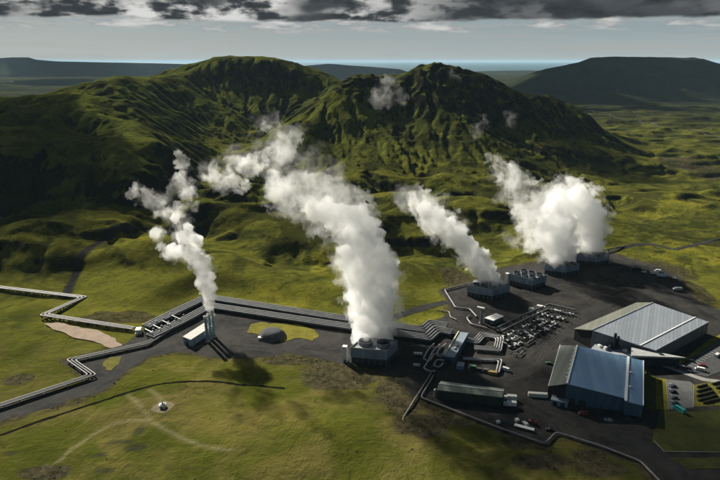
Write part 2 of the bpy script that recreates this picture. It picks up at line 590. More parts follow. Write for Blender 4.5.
def grid_mesh(name, co, quads):
    me = bpy.data.meshes.new(name)
    me.vertices.add(len(co))
    me.vertices.foreach_set('co', co.ravel())
    me.loops.add(len(quads) * 4)
    me.loops.foreach_set('vertex_index', quads.ravel().astype(np.int32))
    me.polygons.add(len(quads))
    me.polygons.foreach_set('loop_start', np.arange(0, len(quads) * 4, 4, dtype=np.int32))
    me.polygons.foreach_set('use_smooth', np.ones(len(quads), bool))
    me.update(calc_edges=True)
    return me


def ground_z(x, y):
    i = int(np.clip(np.searchsorted(xs, x) - 1, 0, nx_ - 2))
    j = int(np.clip(np.searchsorted(ys, y) - 1, 0, ny_ - 2))
    fx = (x - xs[i]) / (xs[i + 1] - xs[i])
    fy = (y - ys[j]) / (ys[j + 1] - ys[j])
    return float(Z[i, j] * (1 - fx) * (1 - fy) + Z[i + 1, j] * fx * (1 - fy) + Z[i, j + 1] * (1 - fx) * fy + Z[i + 1, j + 1] * fx * fy)


# ------------------------------------------------------------------ materials
def new_mat(name):
    m = bpy.data.materials.new(name)
    m.use_nodes = True
    m.node_tree.nodes.clear()
    return m, NT(m.node_tree)


def finish(m, t, color, rough=0.9, metallic=0.0, bump=None, bump_d=0.3, spec=0.3):
    b = t.node('ShaderNodeBsdfPrincipled')
    t.put(b.inputs['Base Color'], color if not isinstance(color, tuple) else (*color, 1.0))
    t.put(b.inputs['Roughness'], rough)
    b.inputs['Metallic'].default_value = metallic
    b.inputs['Specular IOR Level'].default_value = spec
    if bump is not None:
        bn = t.node('ShaderNodeBump')
        bn.inputs['Strength'].default_value = 1.0
        bn.inputs['Distance'].default_value = bump_d
        t.put(bn.inputs['Height'], bump)
        t.l.new(bn.outputs[0], b.inputs['Normal'])
    t.l.new(b.outputs[0], t.node('ShaderNodeOutputMaterial').inputs[0])
    return m


def terrain_material():
    m, t = new_mat('moss_and_lava')
    P = t.node('ShaderNodeNewGeometry').outputs['Position']
    N = t.node('ShaderNodeNewGeometry').outputs['Normal']
    sx = t.node('ShaderNodeSeparateXYZ')
    t.l.new(N, sx.inputs[0])
    nzv = sx.outputs[2]
    spv = t.node('ShaderNodeSeparateXYZ')
    t.l.new(P, spv.inputs[0])
    sx_y = spv.outputs[1]
    at = t.node('ShaderNodeAttribute', attribute_name='ground_kind')
    s3 = t.node('ShaderNodeSeparateColor')
    t.l.new(at.outputs['Color'], s3.inputs[0])
    soil_a, moss_lit_a, grav_a = s3.outputs
    n_big = t.noise(P, 0.006, 5, 0.55, 0.3)
    n_mid = t.noise(P, 0.035, 6, 0.62, 0.6)
    n_fine = t.noise(P, 0.22, 6, 0.68, 0.2)
    n_tiny = t.noise(P, 1.1, 4, 0.7)
    g = t.mix(t.ramp(n_mid, 0.36, 0.66), (0.040, 0.048, 0.010), (0.118, 0.120, 0.019))
    g = t.mix(t.math('MULTIPLY', t.ramp(n_big, 0.42, 0.62), 0.6), g, (0.158, 0.152, 0.023))
    g = t.mix(t.math('MULTIPLY', moss_lit_a, 0.62), g, t.mix(t.ramp(n_mid, 0.4, 0.62), (0.145, 0.145, 0.020), (0.225, 0.205, 0.024)))
    stk = t.node('ShaderNodeAttribute', attribute_name='streak').outputs['Fac']
    g = t.mix(t.math('MULTIPLY', t.ramp(stk, 0.0, 1.4), 0.85), g, (0.026, 0.028, 0.010))
    g = t.mix(t.math('MULTIPLY', t.ramp(stk, -0.2, -1.8), 0.65), g, (0.145, 0.152, 0.026))
    g = t.mix(t.math('MULTIPLY', t.ramp(n_fine, 0.52, 0.70), t.ramp(sx_y, 380, 520, 0.35, 0.75)), g, (0.032, 0.034, 0.010))
    g = t.mix(t.math('MULTIPLY', t.ramp(n_tiny, 0.55, 0.75), 0.4), g, (0.060, 0.056, 0.018))
    # the slopes are a fresher green, the near meadow carries straw-coloured grass
    zup = t.ramp(spv.outputs[2], 25, 80)
    g = t.mix(t.math('MULTIPLY', zup, 0.45), g, t.mix(n_mid, (0.045, 0.066, 0.015), (0.100, 0.122, 0.024)))
    fore = t.ramp(sx_y, 400, 330)
    straw = t.ramp(t.noise(P, 0.022, 5, 0.6, 0.8), 0.40, 0.62)
    g = t.mix(t.math('MULTIPLY', fore, 0.80), g, t.mix(straw, t.mix(n_fine, (0.038, 0.050, 0.008), (0.088, 0.094, 0.013)), t.mix(n_fine, (0.100, 0.088, 0.026), (0.170, 0.138, 0.044))))
    # the far plain: bands of dark heath and lava between pale meadows
    fb = t.noise(t.scale(P, (0.0011, 0.0034, 1)), 1.0, 7, 0.62, 0.4)
    far = t.mix(t.ramp(fb, 0.47, 0.62), (0.014, 0.017, 0.011), t.mix(t.ramp(fb, 0.58, 0.74), (0.060, 0.064, 0.020), (0.15, 0.14, 0.05)))
    g = t.mix(t.ramp(sx_y, 1400, 2400), g, far)
    s = t.mix(t.ramp(n_fine, 0.35, 0.65), (0.024, 0.021, 0.015), (0.090, 0.074, 0.046))
    g = t.mix(t.math('MULTIPLY', t.ramp(t.math('ADD', soil_a, t.math('MULTIPLY', t.math('SUBTRACT', n_fine, 0.5), 1.5)), 0.10, 0.95), 0.82), g, s)
    # bare lava on the steep ground, ragged at its edges
    steep = t.math('ADD', nzv, t.math('MULTIPLY', t.math('SUBTRACT', n_mid, 0.5), 0.50))
    steep = t.math('ADD', steep, t.math('MULTIPLY', t.math('SUBTRACT', n_fine, 0.5), 0.30))
    ra_ = t.node('ShaderNodeAttribute', attribute_name='rock_and_shade').outputs['Fac']
    steep = t.math('SUBTRACT', steep, t.math('MULTIPLY', ra_, 0.16))
    rk = t.ramp(steep, 0.67, 0.79, 1.0, 0.0)
    rock = t.mix(t.ramp(n_fine, 0.3, 0.7), (0.006, 0.006, 0.006), (0.024, 0.022, 0.018))
    g = t.mix(rk, g, rock)
    # loose blocks and outcrops peppered over the slopes
    spk = t.noise(P, 0.34, 5, 0.7, 0.4)
    spm = t.math('MULTIPLY', t.ramp(spk, 0.555, 0.60), t.ramp(n_mid, 0.36, 0.58))
    spm = t.math('MULTIPLY', spm, t.ramp(spv.outputs[2], 10, 40))
    g = t.mix(t.math('MULTIPLY', spm, 0.85), g, (0.014, 0.014, 0.010))
    # patches of crowberry and lava blocks in the moss
    pt = t.math('MULTIPLY', t.ramp(t.noise(P, 0.075, 7, 0.7, 1.0), 0.52, 0.64), t.ramp(n_big, 0.66, 0.42))
    pt = t.math('MULTIPLY', pt, t.ramp(sx_y, 380, 560, 0.35, 1.0))
    g = t.mix(t.math('MULTIPLY', pt, 0.8), g, (0.020, 0.021, 0.010))
    heath_shade = t.math('MULTIPLY', t.ramp(t.noise(P, 0.016, 7, 0.68, 0.8), 0.50, 0.58), t.ramp(sx_y, 420, 540, 0.0, 0.80))  # heath patches, strengthened to paint the bush-like shadows of the midground
    g = t.mix(heath_shade, g, t.mix(n_fine, (0.016, 0.019, 0.008), (0.050, 0.052, 0.014)))
    trail = at.outputs['Alpha']
    g = t.mix(t.math('MULTIPLY', trail, t.ramp(n_tiny, 0.25, 0.6, 0.45, 0.85)), g, (0.19, 0.165, 0.085))
    g = t.mix(grav_a, g, t.mix(n_fine, (0.016, 0.016, 0.017), (0.035, 0.034, 0.033)))
    bmp = t.math('ADD', t.math('MULTIPLY', n_fine, 1.0), t.math('MULTIPLY', n_tiny, 0.35))
    bmp = t.math('ADD', bmp, t.math('MULTIPLY', n_mid, 1.8))
    return finish(m, t, g, 1.0, 0, bmp, 1.6, 0.0)


def noisy(name, c1, c2, scale=0.3, rough=0.85, metallic=0.0, bump_d=0.0, spec=0.3, stretch=None, detail=5):
    m, t = new_mat(name)
    P = t.node('ShaderNodeNewGeometry').outputs['Position']
    v = t.scale(P, stretch) if stretch else P
    n = t.noise(v, scale, detail, 0.65, 0.3)
    n2 = t.noise(v, scale * 7, 3, 0.6)
    f = t.math('ADD', t.math('MULTIPLY', n, 0.7), t.math('MULTIPLY', n2, 0.3))
    c = t.mix(t.ramp(f, 0.32, 0.68), c1, c2)
    return finish(m, t, c, rough, metallic, n2 if bump_d else None, bump_d, spec)


def ribbed(name, c1, c2, pitch, axis_dir, rough=0.5, metallic=0.0, spec=0.4, depth=0.12):
    """profiled sheet metal with seams that run across axis_dir"""
    m, t = new_mat(name)
    P = t.node('ShaderNodeNewGeometry').outputs['Position']
    dot = t.node('ShaderNodeVectorMath', operation='DOT_PRODUCT')
    t.l.new(P, dot.inputs[0])
    dot.inputs[1].default_value = axis_dir
    ph = t.math('FRACT', t.math('DIVIDE', dot.outputs['Value'], pitch))
    seam = t.math('MULTIPLY', t.ramp(ph, 0.0, 0.06, 1, 0), 1.0)
    n = t.noise(P, 0.12, 5, 0.6, 0.5)
    panel = t.node('ShaderNodeTexWhiteNoise', noise_dimensions='1D')
    t.put(panel.inputs['W'], t.math('FLOOR', t.math('DIVIDE', dot.outputs['Value'], pitch)))
    f = t.math('ADD', t.math('MULTIPLY', n, 0.65), t.math('MULTIPLY', panel.outputs[0], 0.35))
    c = t.mix(t.ramp(f, 0.3, 0.7), c1, c2)
    c = t.mix(t.math('MULTIPLY', seam, 0.55), c, tuple(min(1, v * 1.9 + 0.02) for v in c2))
    return finish(m, t, c, rough, metallic, t.math('MULTIPLY', seam, 1.0), depth, spec)


M = {}
M['terrain'] = terrain_material()
M['gravel'] = noisy('black_gravel', (0.009, 0.009, 0.010), (0.050, 0.046, 0.041), 0.035, 0.95, 0, 0.25, 0.10, None, 8)
M['road'] = noisy('packed_road', (0.020, 0.020, 0.020), (0.044, 0.042, 0.039), 0.08, 0.95, 0, 0.06, 0.08, None, 8)
M['trail'] = noisy('trodden_earth', (0.10, 0.085, 0.04), (0.17, 0.14, 0.075), 0.25, 0.95)
M['dike_shadow'] = noisy('dike_shadow_dark', (0.006, 0.006, 0.005), (0.014, 0.013, 0.009), 0.4, 1.0, 0, 0, 0.0)
M['sand'] = noisy('pale_scoria', (0.22, 0.16, 0.115), (0.32, 0.24, 0.175), 0.12, 0.95, 0, 0.2)

me = grid_mesh('terrain', co, quads)
ca = me.color_attributes.new('ground_kind', 'FLOAT_COLOR', 'POINT')
ca.data.foreach_set('color', np.stack([soil, moss, gravel, trail_m], -1).reshape(-1).astype(np.float32))
ra = me.attributes.new('rock_and_shade', 'FLOAT', 'POINT')
ra.data.foreach_set('value', RK.reshape(-1).astype(np.float32))
sa = me.attributes.new('streak', 'FLOAT', 'POINT')
sa.data.foreach_set('value', SK.reshape(-1).astype(np.float32))
me.materials.append(M['terrain'])
terrain = bpy.data.objects.new('terrain', me)
COL.objects.link(terrain)
terrain['kind'] = 'structure'


# ------------------------------------------------------------------ mesh helpers
class MB:
    """collects faces, then links them as one mesh object"""
    def __init__(self):
        self.v, self.f, self.s = [], [], []

    def add(self, vs, fs, smooth=False):
        o = len(self.v)
        self.v += [Vector(p) for p in vs]
        self.f += [[i + o for i in f] for f in fs]
        self.s += [smooth] * len(fs)
        return self

    def prism(self, bottom, top):
        n = len(bottom)
        vs = list(bottom) + list(top)
        fs = [list(range(n))[::-1], list(range(n, 2 * n))]
        fs += [[i, (i + 1) % n, n + (i + 1) % n, n + i] for i in range(n)]
        return self.add(vs, fs)

    def box(self, c, s, rz=0.0):
        hx, hy, hz = s[0] / 2, s[1] / 2, s[2] / 2
        ca, sa = math.cos(rz), math.sin(rz)
        q = [(-hx, -hy), (hx, -hy), (hx, hy), (-hx, hy)]
        q = [(c[0] + a * ca - b * sa, c[1] + a * sa + b * ca) for a, b in q]
        return self.prism([(a, b, c[2] - hz) for a, b in q], [(a, b, c[2] + hz) for a, b in q])

    def bar(self, p, q, wd, h):
        """square beam from p to q"""
        p, q = Vector(p), Vector(q)
        d = (q - p).normalized()
        up = Vector((0, 0, 1)) if abs(d.z) < 0.9 else Vector((0, 1, 0))
        sx = d.cross(up).normalized() * wd / 2
        sz = sx.cross(d).normalized() * h / 2
        a = [p - sx - sz, p + sx - sz, p + sx + sz, p - sx + sz]
        b = [q - sx - sz, q + sx - sz, q + sx + sz, q - sx + sz]
        return self.prism(a, b)

    def cyl(self, p, q, r0, r1=None, n=14, smooth=True):
        p, q = Vector(p), Vector(q)
        r1 = r0 if r1 is None else r1
        d = (q - p).normalized()
        up = Vector((0, 0, 1)) if abs(d.z) < 0.9 else Vector((0, 1, 0))
        a = d.cross(up).normalized()
        b = d.cross(a)
        ring = [a * math.cos(2 * PI * k / n) + b * math.sin(2 * PI * k / n) for k in range(n)]
        vs = [p + r * r0 for r in ring] + [q + r * r1 for r in ring]
        self.add(vs, [[k, (k + 1) % n, n + (k + 1) % n, n + k] for k in range(n)], smooth)
        self.add([p + r * r0 for r in ring], [list(range(n))[::-1]])
        return self.add([q + r * r1 for r in ring], [list(range(n))])

    def ring_wall(self, c, r, h, t=0.3, n=20):
        """open cylinder with a wall thickness"""
        vs, fs = [], []
        for k in range(n):
            a = 2 * PI * k / n
            x, y = math.cos(a), math.sin(a)
            vs += [(c[0] + x * r, c[1] + y * r, c[2]), (c[0] + x * r, c[1] + y * r, c[2] + h), (c[0] + x * (r - t), c[1] + y * (r - t), c[2] + h), (c[0] + x * (r - t), c[1] + y * (r - t), c[2])]
        for k in range(n):
            a, b = 4 * k, 4 * ((k + 1) % n)
            fs += [[a, b, b + 1, a + 1], [a + 1, b + 1, b + 2, a + 2], [a + 2, b + 2, b + 3, a + 3]]
        return self.add(vs, fs, False)

    def tube(self, path, r, n=8):
        path = [Vector(p) for p in path]
        m = len(path)
        vs = []
        for i, p in enumerate(path):
            d0 = (path[i] - path[i - 1]).normalized() if i else (path[1] - path[0]).normalized()
            d1 = (path[i + 1] - path[i]).normalized() if i < m - 1 else d0
            d = (d0 + d1)
            d = d.normalized() if d.length > 1e-3 else d0
            up = Vector((0, 0, 1)) if abs(d.z) < 0.9 else Vector((0, 1, 0))
            a = d.cross(up).normalized()
            b = d.cross(a)
            k_ = min(1.6, 1 / max(0.45, d.dot(d1)))
            for k in range(n):
                an = 2 * PI * k / n
                vs.append(p + a * math.cos(an) * r * k_ + b * math.sin(an) * r)
        fs = [[i * n + k, i * n + (k + 1) % n, (i + 1) * n + (k + 1) % n, (i + 1) * n + k] for i in range(m - 1) for k in range(n)]
        self.add(vs, fs, True)
        self.add(vs[:n], [list(range(n))[::-1]])
        return self.add(vs[-n:], [list(range(n))])

    def build(self, name, mat, parent=None, origin=None):
        root = parent
        off = Vector((0, 0, 0))
        while root is not None:
            off += root.location
            root = root.parent
        if parent is None and origin is not None:
            off = Vector(origin)
        me = bpy.data.meshes.new(name)
        me.from_pydata([tuple(p - off) for p in self.v], [], self.f)
        me.polygons.foreach_set('use_smooth', self.s)
        bm = bmesh.new()
        bm.from_mesh(me)
        bmesh.ops.recalc_face_normals(bm, faces=bm.faces)
        bm.to_mesh(me)
        bm.free()
        me.materials.append(mat)
        o = bpy.data.objects.new(name, me)
        COL.objects.link(o)
        if parent is not None:
            o.parent = parent
        elif origin is not None:
            o.location = off
        return o


def tag(o, label, cat, group=None):
    o['label'] = label
    o['category'] = cat
    if group:
        o['group'] = group
    return o


def thing(name, label, cat, loc, group=None):
    o = bpy.data.objects.new(name, None)
    o.empty_display_size = 0.5
    COL.objects.link(o)
    o.location = loc
    return tag(o, label, cat, group)


def copy_tree(o, parent=None):
    c = o.copy()
    COL.objects.link(c)
    if parent is not None:
        c.parent = parent
    for ch in list(o.children):
        copy_tree(ch, c)
    return c


def wobble(pts, amt, step=6.0, seed=0):
    """ragged natural edge for an outline on the ground"""
    out = []
    n = len(pts)
    k0 = 0
    for i in range(n):
        a, b = Vector(pts[i]), Vector(pts[(i + 1) % n])
        m = max(1, int((b - a).length / step))
        for k in range(m):
            p = a.lerp(b, k / m)
            nx = perlin(np.array([p.x / 13 + seed]), np.array([p.y / 13]))[0] + 0.5 * perlin(np.array([p.x / 5 + seed]), np.array([p.y / 5]))[0]
            ny = perlin(np.array([p.x / 13]), np.array([p.y / 13 + 31 + seed]))[0] + 0.5 * perlin(np.array([p.x / 5]), np.array([p.y / 5 + 31 + seed]))[0]
            out.append((p.x + amt * nx, p.y + amt * ny))
    return out


def sheet(name, pts, z, mat, amt=0.0, kind='structure', step=6.0):
    p2 = wobble(pts, amt, step, z * 77) if amt else pts
    vs = [Vector((p[0], p[1], z)) for p in p2]
    tris = geometry.tessellate_polygon([vs])
    mb = MB()
    mb.add(vs, [list(t) for t in tris])
    o = mb.build(name, mat)
    # sheets always face the sky
    for p in o.data.polygons:
        pass
    if o.data.polygons and sum(p.normal.z for p in o.data.polygons) < 0:
        o.data.flip_normals()
    if kind:
        o['kind'] = kind
    return o


def resample(pts, step):
    out = []
    for i in range(len(pts) - 1):
        a, b = Vector((pts[i][0], pts[i][1])), Vector((pts[i + 1][0], pts[i + 1][1]))
        m = max(1, int((b - a).length / step))
        out += [a.lerp(b, k / m) for k in range(m)]
    out.append(Vector((pts[-1][0], pts[-1][1])))
    return out


def smooth_line(pts, it=2):
    p = [Vector((q[0], q[1])) for q in pts]
    for _ in range(it):
        n = [p[0]]
        for i in range(len(p) - 1):
            n += [p[i] * 0.75 + p[i + 1] * 0.25, p[i] * 0.25 + p[i + 1] * 0.75]
        n.append(p[-1])
        p = n
    return p


def ribbon(name, pts, wd, mat, dz=0.12, rag=0.0, follow=True):
    p = resample(smooth_line(pts), 2.5)
    mb = MB()
    rows = []
    for i, q in enumerate(p):
        t = (p[min(i + 1, len(p) - 1)] - p[max(i - 1, 0)]).normalized()
        nrm = Vector((-t.y, t.x))
        row = []
        for s in (-1, -0.5, 0, 0.5, 1):
            j = rag * (random.random() - 0.5) if abs(s) == 1 else 0
            e = q + nrm * (wd / 2 * s + j)
            row.append(Vector((e.x, e.y, (ground_z(e.x, e.y) if follow else 0) + dz - (0.05 if abs(s) == 1 else 0))))
        rows.append(row)
    vs = [v for r in rows for v in r]
    fs = [[i * 5 + k, i * 5 + k + 1, (i + 1) * 5 + k + 1, (i + 1) * 5 + k] for i in range(len(rows) - 1) for k in range(4)]
    mb.add(vs, fs, True)
    o = mb.build(name, mat)
    if sum(f.normal.z for f in o.data.polygons) < 0:
        o.data.flip_normals()
    o['kind'] = 'structure'
    return o


# ------------------------------------------------------------------ more materials
M['water'] = finish(*new_mat('sea_water'), (0.050, 0.105, 0.130), 0.5, 0, None, 0, 0.3)
M['far_hill'] = noisy('far_heath', (0.012, 0.016, 0.011), (0.034, 0.040, 0.022), 0.004, 1.0, 0, 0, 0.0, None, 8)
M['lawn'] = noisy('mown_grass', (0.035, 0.042, 0.010), (0.075, 0.078, 0.016), 0.12, 0.95, 0, 0.2, 0.1)
M['moss'] = noisy('yellow_moss', (0.10, 0.095, 0.012), (0.19, 0.165, 0.018), 0.15, 0.95, 0, 0.3, 0.1)
M['grass_patch'] = noisy('rough_grass', (0.060, 0.064, 0.012), (0.15, 0.135, 0.020), 0.09, 0.95, 0, 0.4, 0.1, None, 8)
M['asphalt'] = noisy('asphalt', (0.042, 0.043, 0.046), (0.068, 0.068, 0.070), 0.15, 0.88)
M['concrete'] = noisy('concrete', (0.20, 0.195, 0.18), (0.30, 0.29, 0.27), 0.2, 0.85)
M['far_track'] = noisy('far_track', (0.10, 0.095, 0.08), (0.14, 0.13, 0.11), 0.05, 1.0, 0, 0, 0.0)
M['steel'] = noisy('pipe_cladding', (0.24, 0.235, 0.235), (0.38, 0.37, 0.37), 0.25, 0.42, 0.35)
M['steel_dim'] = noisy('weathered_cladding', (0.085, 0.088, 0.092), (0.15, 0.152, 0.155), 0.2, 0.6, 0.15)
M['steel_mid'] = noisy('grey_cladding', (0.12, 0.115, 0.115), (0.20, 0.195, 0.19), 0.25, 0.55, 0.15)
M['pale_pipe'] = noisy('pale_cladding', (0.17, 0.155, 0.155), (0.29, 0.26, 0.255), 0.25, 0.5, 0.1)
M['dark_steel'] = noisy('dark_steel', (0.015, 0.017, 0.020), (0.035, 0.037, 0.042), 0.4, 0.5, 0.3)
M['black'] = finish(*new_mat('black_opening'), (0.006, 0.006, 0.007), 0.8)
M['white_paint'] = noisy('white_paint', (0.60, 0.60, 0.58), (0.76, 0.76, 0.74), 0.6, 0.45)
M['loop_steel'] = noisy('bright_cladding', (0.30, 0.29, 0.29), (0.46, 0.45, 0.44), 0.25, 0.45, 0.2)
M['trim'] = noisy('white_trim', (0.62, 0.62, 0.60), (0.78, 0.78, 0.76), 0.5, 0.4)
M['tower_wall'] = ribbed('tower_cladding', (0.17, 0.23, 0.30), (0.24, 0.31, 0.39), 1.9, (1, 0.2, 0), 0.5, 0.0, 0.4, 0.05)
M['louver'] = ribbed('dark_louvers', (0.020, 0.026, 0.036), (0.035, 0.044, 0.058), 0.6, (0, 0, 1), 0.5)
M['deck'] = noisy('tower_deck', (0.20, 0.22, 0.24), (0.32, 0.34, 0.36), 0.3, 0.7)
M['fan_wall'] = noisy('fan_casing', (0.10, 0.115, 0.13), (0.17, 0.185, 0.20), 0.4, 0.6)
M['stack'] = noisy('stack_cladding', (0.20, 0.29, 0.34), (0.32, 0.42, 0.47), 0.25, 0.35, 0.3, 0, 0.4, (1, 1, 0.2))
M['glass'] = finish(*new_mat('window_glass'), (0.02, 0.03, 0.04), 0.08, 0, None, 0, 0.6)
M['rubber'] = finish(*new_mat('rubber'), (0.012, 0.012, 0.012), 0.9)


def paint(name, c, rough=0.35):
    k = 'paint_' + name
    if k not in M:
        M[k] = noisy(k, tuple(v * 0.85 for v in c), c, 0.8, rough, 0, 0, 0.5)
    return M[k]


# ------------------------------------------------------------------ sea, far land
mb = MB()
mb.add([(-140000, 9500, -14), (140000, 9500, -14), (140000, 160000, -14), (-140000, 160000, -14)], [[0, 1, 2, 3]])
sea = mb.build('sea', M['water'])
sea['kind'] = 'structure'
lake_pts = [(G(u, v).x, G(u, v).y) for u, v in ((27, 72.3), (40, 71.2), (62, 70.8), (66, 71.6), (50, 72.2), (36, 73.0))]
sheet('lake', lake_pts, 12.0, M['water'])


def massif(name, crest, front, back, mat, nx=220, ny=90, noise=0.22, nscale=260.0, shape=1.25, base=-6.0):
    """broad hill given by its surveyed skyline"""
    c = [D(*s) for s in crest]
    xs_ = np.linspace(c[0].x, c[-1].x, nx)
    hc = np.interp(xs_, [p.x for p in c], [p.z for p in c])
    yc = np.interp(xs_, [p.x for p in c], [p.y for p in c])
    t = np.linspace(-1, 1, ny)
    XX = np.repeat(xs_[:, None], ny, 1)
    wfront = np.where(t < 0, front, back)
    YY = yc[:, None] + t[None, :] * wfront[None, :]
    prof = (1 - np.abs(t)) ** shape
    nn = fbm(XX / nscale, YY / nscale, 6, 0.55, True)
    gul = fbm(XX / (nscale * 0.35), YY / (nscale * 1.6), 4, 0.55, True)
    edge = (1 - np.abs(t)[None, :] ** 6) * np.abs(t)[None, :] ** 0.6
    ZZ = hc[:, None] * prof[None, :] + hc[:, None] * noise * edge * (0.65 * (nn - 0.25) + 0.5 * (gul - 0.35))
    ZZ += 1.5 * fbm(XX / 60, YY / 60, 3)
    ZZ[:, 0] = base
    ZZ[:, -1] = base
    ZZ[0, :] = base
    ZZ[-1, :] = base
    cc = np.stack([XX, YY, ZZ], -1).reshape(-1, 3).astype(np.float32)
    ix = np.arange(nx * ny).reshape(nx, ny)
    qq = np.stack([ix[:-1, :-1], ix[1:, :-1], ix[1:, 1:], ix[:-1, 1:]], -1).reshape(-1, 4)
    me_ = grid_mesh(name, cc, qq)
    me_.materials.append(mat)
    o = bpy.data.objects.new(name, me_)
    COL.objects.link(o)
    o['kind'] = 'structure'
    return o


massif('mountain', [(455, 99, 4200), (485, 92, 4200), (507, 82.5, 4150), (517, 78.5, 4130), (532, 73, 4110), (547, 68.5, 4100), (565, 65, 4100), (580, 62, 4100), (591, 57.6, 4100), (610, 56.2, 4100), (640, 56.6, 4120), (672, 57.2, 4150), (684, 57.6, 4150), (694, 57.2, 4150), (704, 59.5, 4180), (722, 65, 4200), (745, 72, 4200), (790, 84, 4250), (840, 96, 4300)], 1150, 900, M['far_hill'], 260, 110, 0.42, 420.0, 1.15)
massif('hills', [(286, 80, 7600), (294, 68, 7600), (302, 65.7, 7600), (315, 64.6, 7600), (328, 63.4, 7600), (340, 64.2, 7600), (350, 65.2, 7600), (373, 66.6, 7600), (400, 69, 7500), (412, 73, 7400), (424, 79, 7300)], 700, 900, M['far_hill'], 160, 60, 0.16, 500)
massif('plateau', [(-140, 64, 9000), (-90, 57, 9000), (0, 57.8, 9000), (14, 57, 9000), (28, 57, 9000), (35, 59.3, 9000), (55, 61.0, 9200), (100, 62.0, 9400), (150, 62.9, 9600), (200, 64.3, 9800), (240, 66, 10000), (262, 72, 10000)], 1300, 900, M['far_hill'], 200, 50, 0.10, 700, 0.8)
massif('coast', [(420, 78, 10600), (450, 72.5, 10800), (490, 70.8, 10900), (530, 70.2, 10900), (560, 71.5, 10900), (600, 78, 10900)], 900, 500, M['far_hill'], 120, 30, 0.1, 600, 0.8)

# ------------------------------------------------------------------ gravel, roads, lawns
sheet('gravel_yard', YARD, 0.05, M['gravel'], 2.6)
ribbon('road', ROAD_N, 8, M['road'], 0.16, 0.6)
R_WEST = trace([(-40, 424), (0, 413), (60, 396), (102, 382), (126, 366), (150, 351), (185, 349), (240, 346), (300, 351), (350, 361)])
ribbon('road', R_WEST, 9, M['road'], 0.10, 0.8, False)
R_SOUTH = trace([(508, 377), (524, 386), (546, 405), (580, 422), (615, 433), (645, 447), (670, 466), (690, 490)])
ribbon('road', R_SOUTH, 12, M['road'], 0.10, 0.3, False)
R_MID = trace([(415, 377), (440, 373), (480, 376), (515, 378), (530, 368), (545, 350), (560, 335), (575, 322), (600, 305), (640, 290), (690, 300), (730, 322)])
ribbon('road', R_MID, 11, M['road'], 0.14, 0.6, False)
sheet('sandy_ground', trace([(44, 324), (58, 322.5), (78, 327), (98, 331), (113, 338), (123, 345.5), (112, 348), (103, 345), (92, 341), (74, 337), (58, 331)]), 0.13, M['sand'], 1.6, 'structure', 3)
for nm, uv, m_, amt in (
        ('grass_island', [(104, 364), (110, 357.5), (121, 357), (119, 364), (111, 371), (104, 371)], 'grass_patch', 2.0),
        ('grass_island', [(246, 333), (251, 325), (262, 322.5), (285, 324), (300, 325.5), (316, 331), (319, 337), (312, 341), (300, 338), (282, 341), (262, 336)], 'moss', 2.2),
        ('lawn', [(660, 411), (652, 441), (664, 452), (740, 453), (760, 405), (700, 412)], 'lawn', 0.5),
        ('lawn', [(668, 458), (690, 470), (720, 469), (745, 458)], 'lawn', 0.5),
        ('lawn', [(645, 367), (655, 377.5), (655, 411), (645, 408)], 'lawn', 0.2),  # dark green shade beside the hall, laid as a lawn sheet
        ('grass_strip', [(655.4, 378), (666, 379.4), (668.3, 410.5), (656, 409.7)], 'moss', 0.2),
        ('grass_strip', [(664, 366.5), (690, 355), (708, 341), (722, 333), (760, 334), (721, 339.5), (698, 354), (674, 369)], 'moss', 0.3),
        ('parking_lot', [(676, 370), (697, 356), (722, 340.5), (760, 332), (780, 362), (722, 371), (707, 377)], 'asphalt', 0.0),
        ('parking_lot', [(666.6, 379.6), (690, 382), (694, 385), (693, 408), (669, 410)], 'concrete_floor', 0.0),
        ('planting_ground', [(692, 386), (720, 380), (760, 380), (760, 404), (694, 407)], 'grass_patch', 0.3),
        ('pavement', [(657, 365), (662, 365), (706, 378.6), (740, 383), (740, 386), (703, 381.4)], 'concrete', 0.0)):
    if m_ == 'concrete_floor' and m_ not in M:
        M[m_] = noisy('worn_concrete', (0.085, 0.085, 0.085), (0.13, 0.13, 0.128), 0.2, 0.85)
    sheet(nm, trace(uv), {'lawn': 0.22, 'pavement': 0.26, 'parking_lot': 0.20, 'planting_ground': 0.21}.get(nm, 0.24), M[m_], amt, 'structure', 1.6)


M['track_dust'] = noisy('tracked_dust', (0.028, 0.026, 0.024), (0.085, 0.078, 0.068), 0.35, 1.0, 0, 0, 0.0, None, 8)
for uv in ([(512, 386), (528, 398), (548, 412), (575, 425)], [(506, 392), (522, 405), (545, 418), (580, 431), (620, 441)], [(518, 380), (532, 372), (546, 352), (560, 338)], [(510, 380), (526, 374), (541, 352), (557, 333), (580, 316)],
           [(552, 330), (575, 312), (605, 295), (640, 283)], [(560, 318), (590, 298), (620, 286), (660, 288)], [(300, 346), (330, 352), (348, 362)], [(170, 352), (205, 346), (250, 346), (300, 353)], [(505, 300), (530, 296), (560, 290), (600, 279)], [(500, 296), (535, 290), (575, 284), (615, 276)]):
    c_ = trace(uv)
    for d_ in (-0.85, 0.85):
        ln = smooth_line(c_)
        o2 = []
        for i in range(len(ln)):
            t_ = (ln[min(i + 1, len(ln) - 1)] - ln[max(i - 1, 0)]).normalized()
            o2.append((ln[i].x - t_.y * d_, ln[i].y + t_.x * d_))
        ribbon('tyre_track', o2, 0.75, M['track_dust'], 0.22, 0.3, False)


# bay lines and kerbs of the car parks
def marks(a, b, n, length, z):
    a, b = G(*a), G(*b)
    d = (b - a).normalized()
    nr = Vector((d.y, -d.x, 0))
    m = MB()
    for k in range(n):
        p = a.lerp(b, k / (n - 1))
        q = p + nr * length
        e_ = d * 0.09
        m.add([Vector((v.x, v.y, z)) for v in (p - e_, q - e_, q + e_, p + e_)], [[0, 1, 2, 3]])
    o = m.build('bay_marking', M['white_paint'])
    if o.data.polygons[0].normal.z < 0:
        o.data.flip_normals()
    o['kind'] = 'structure'


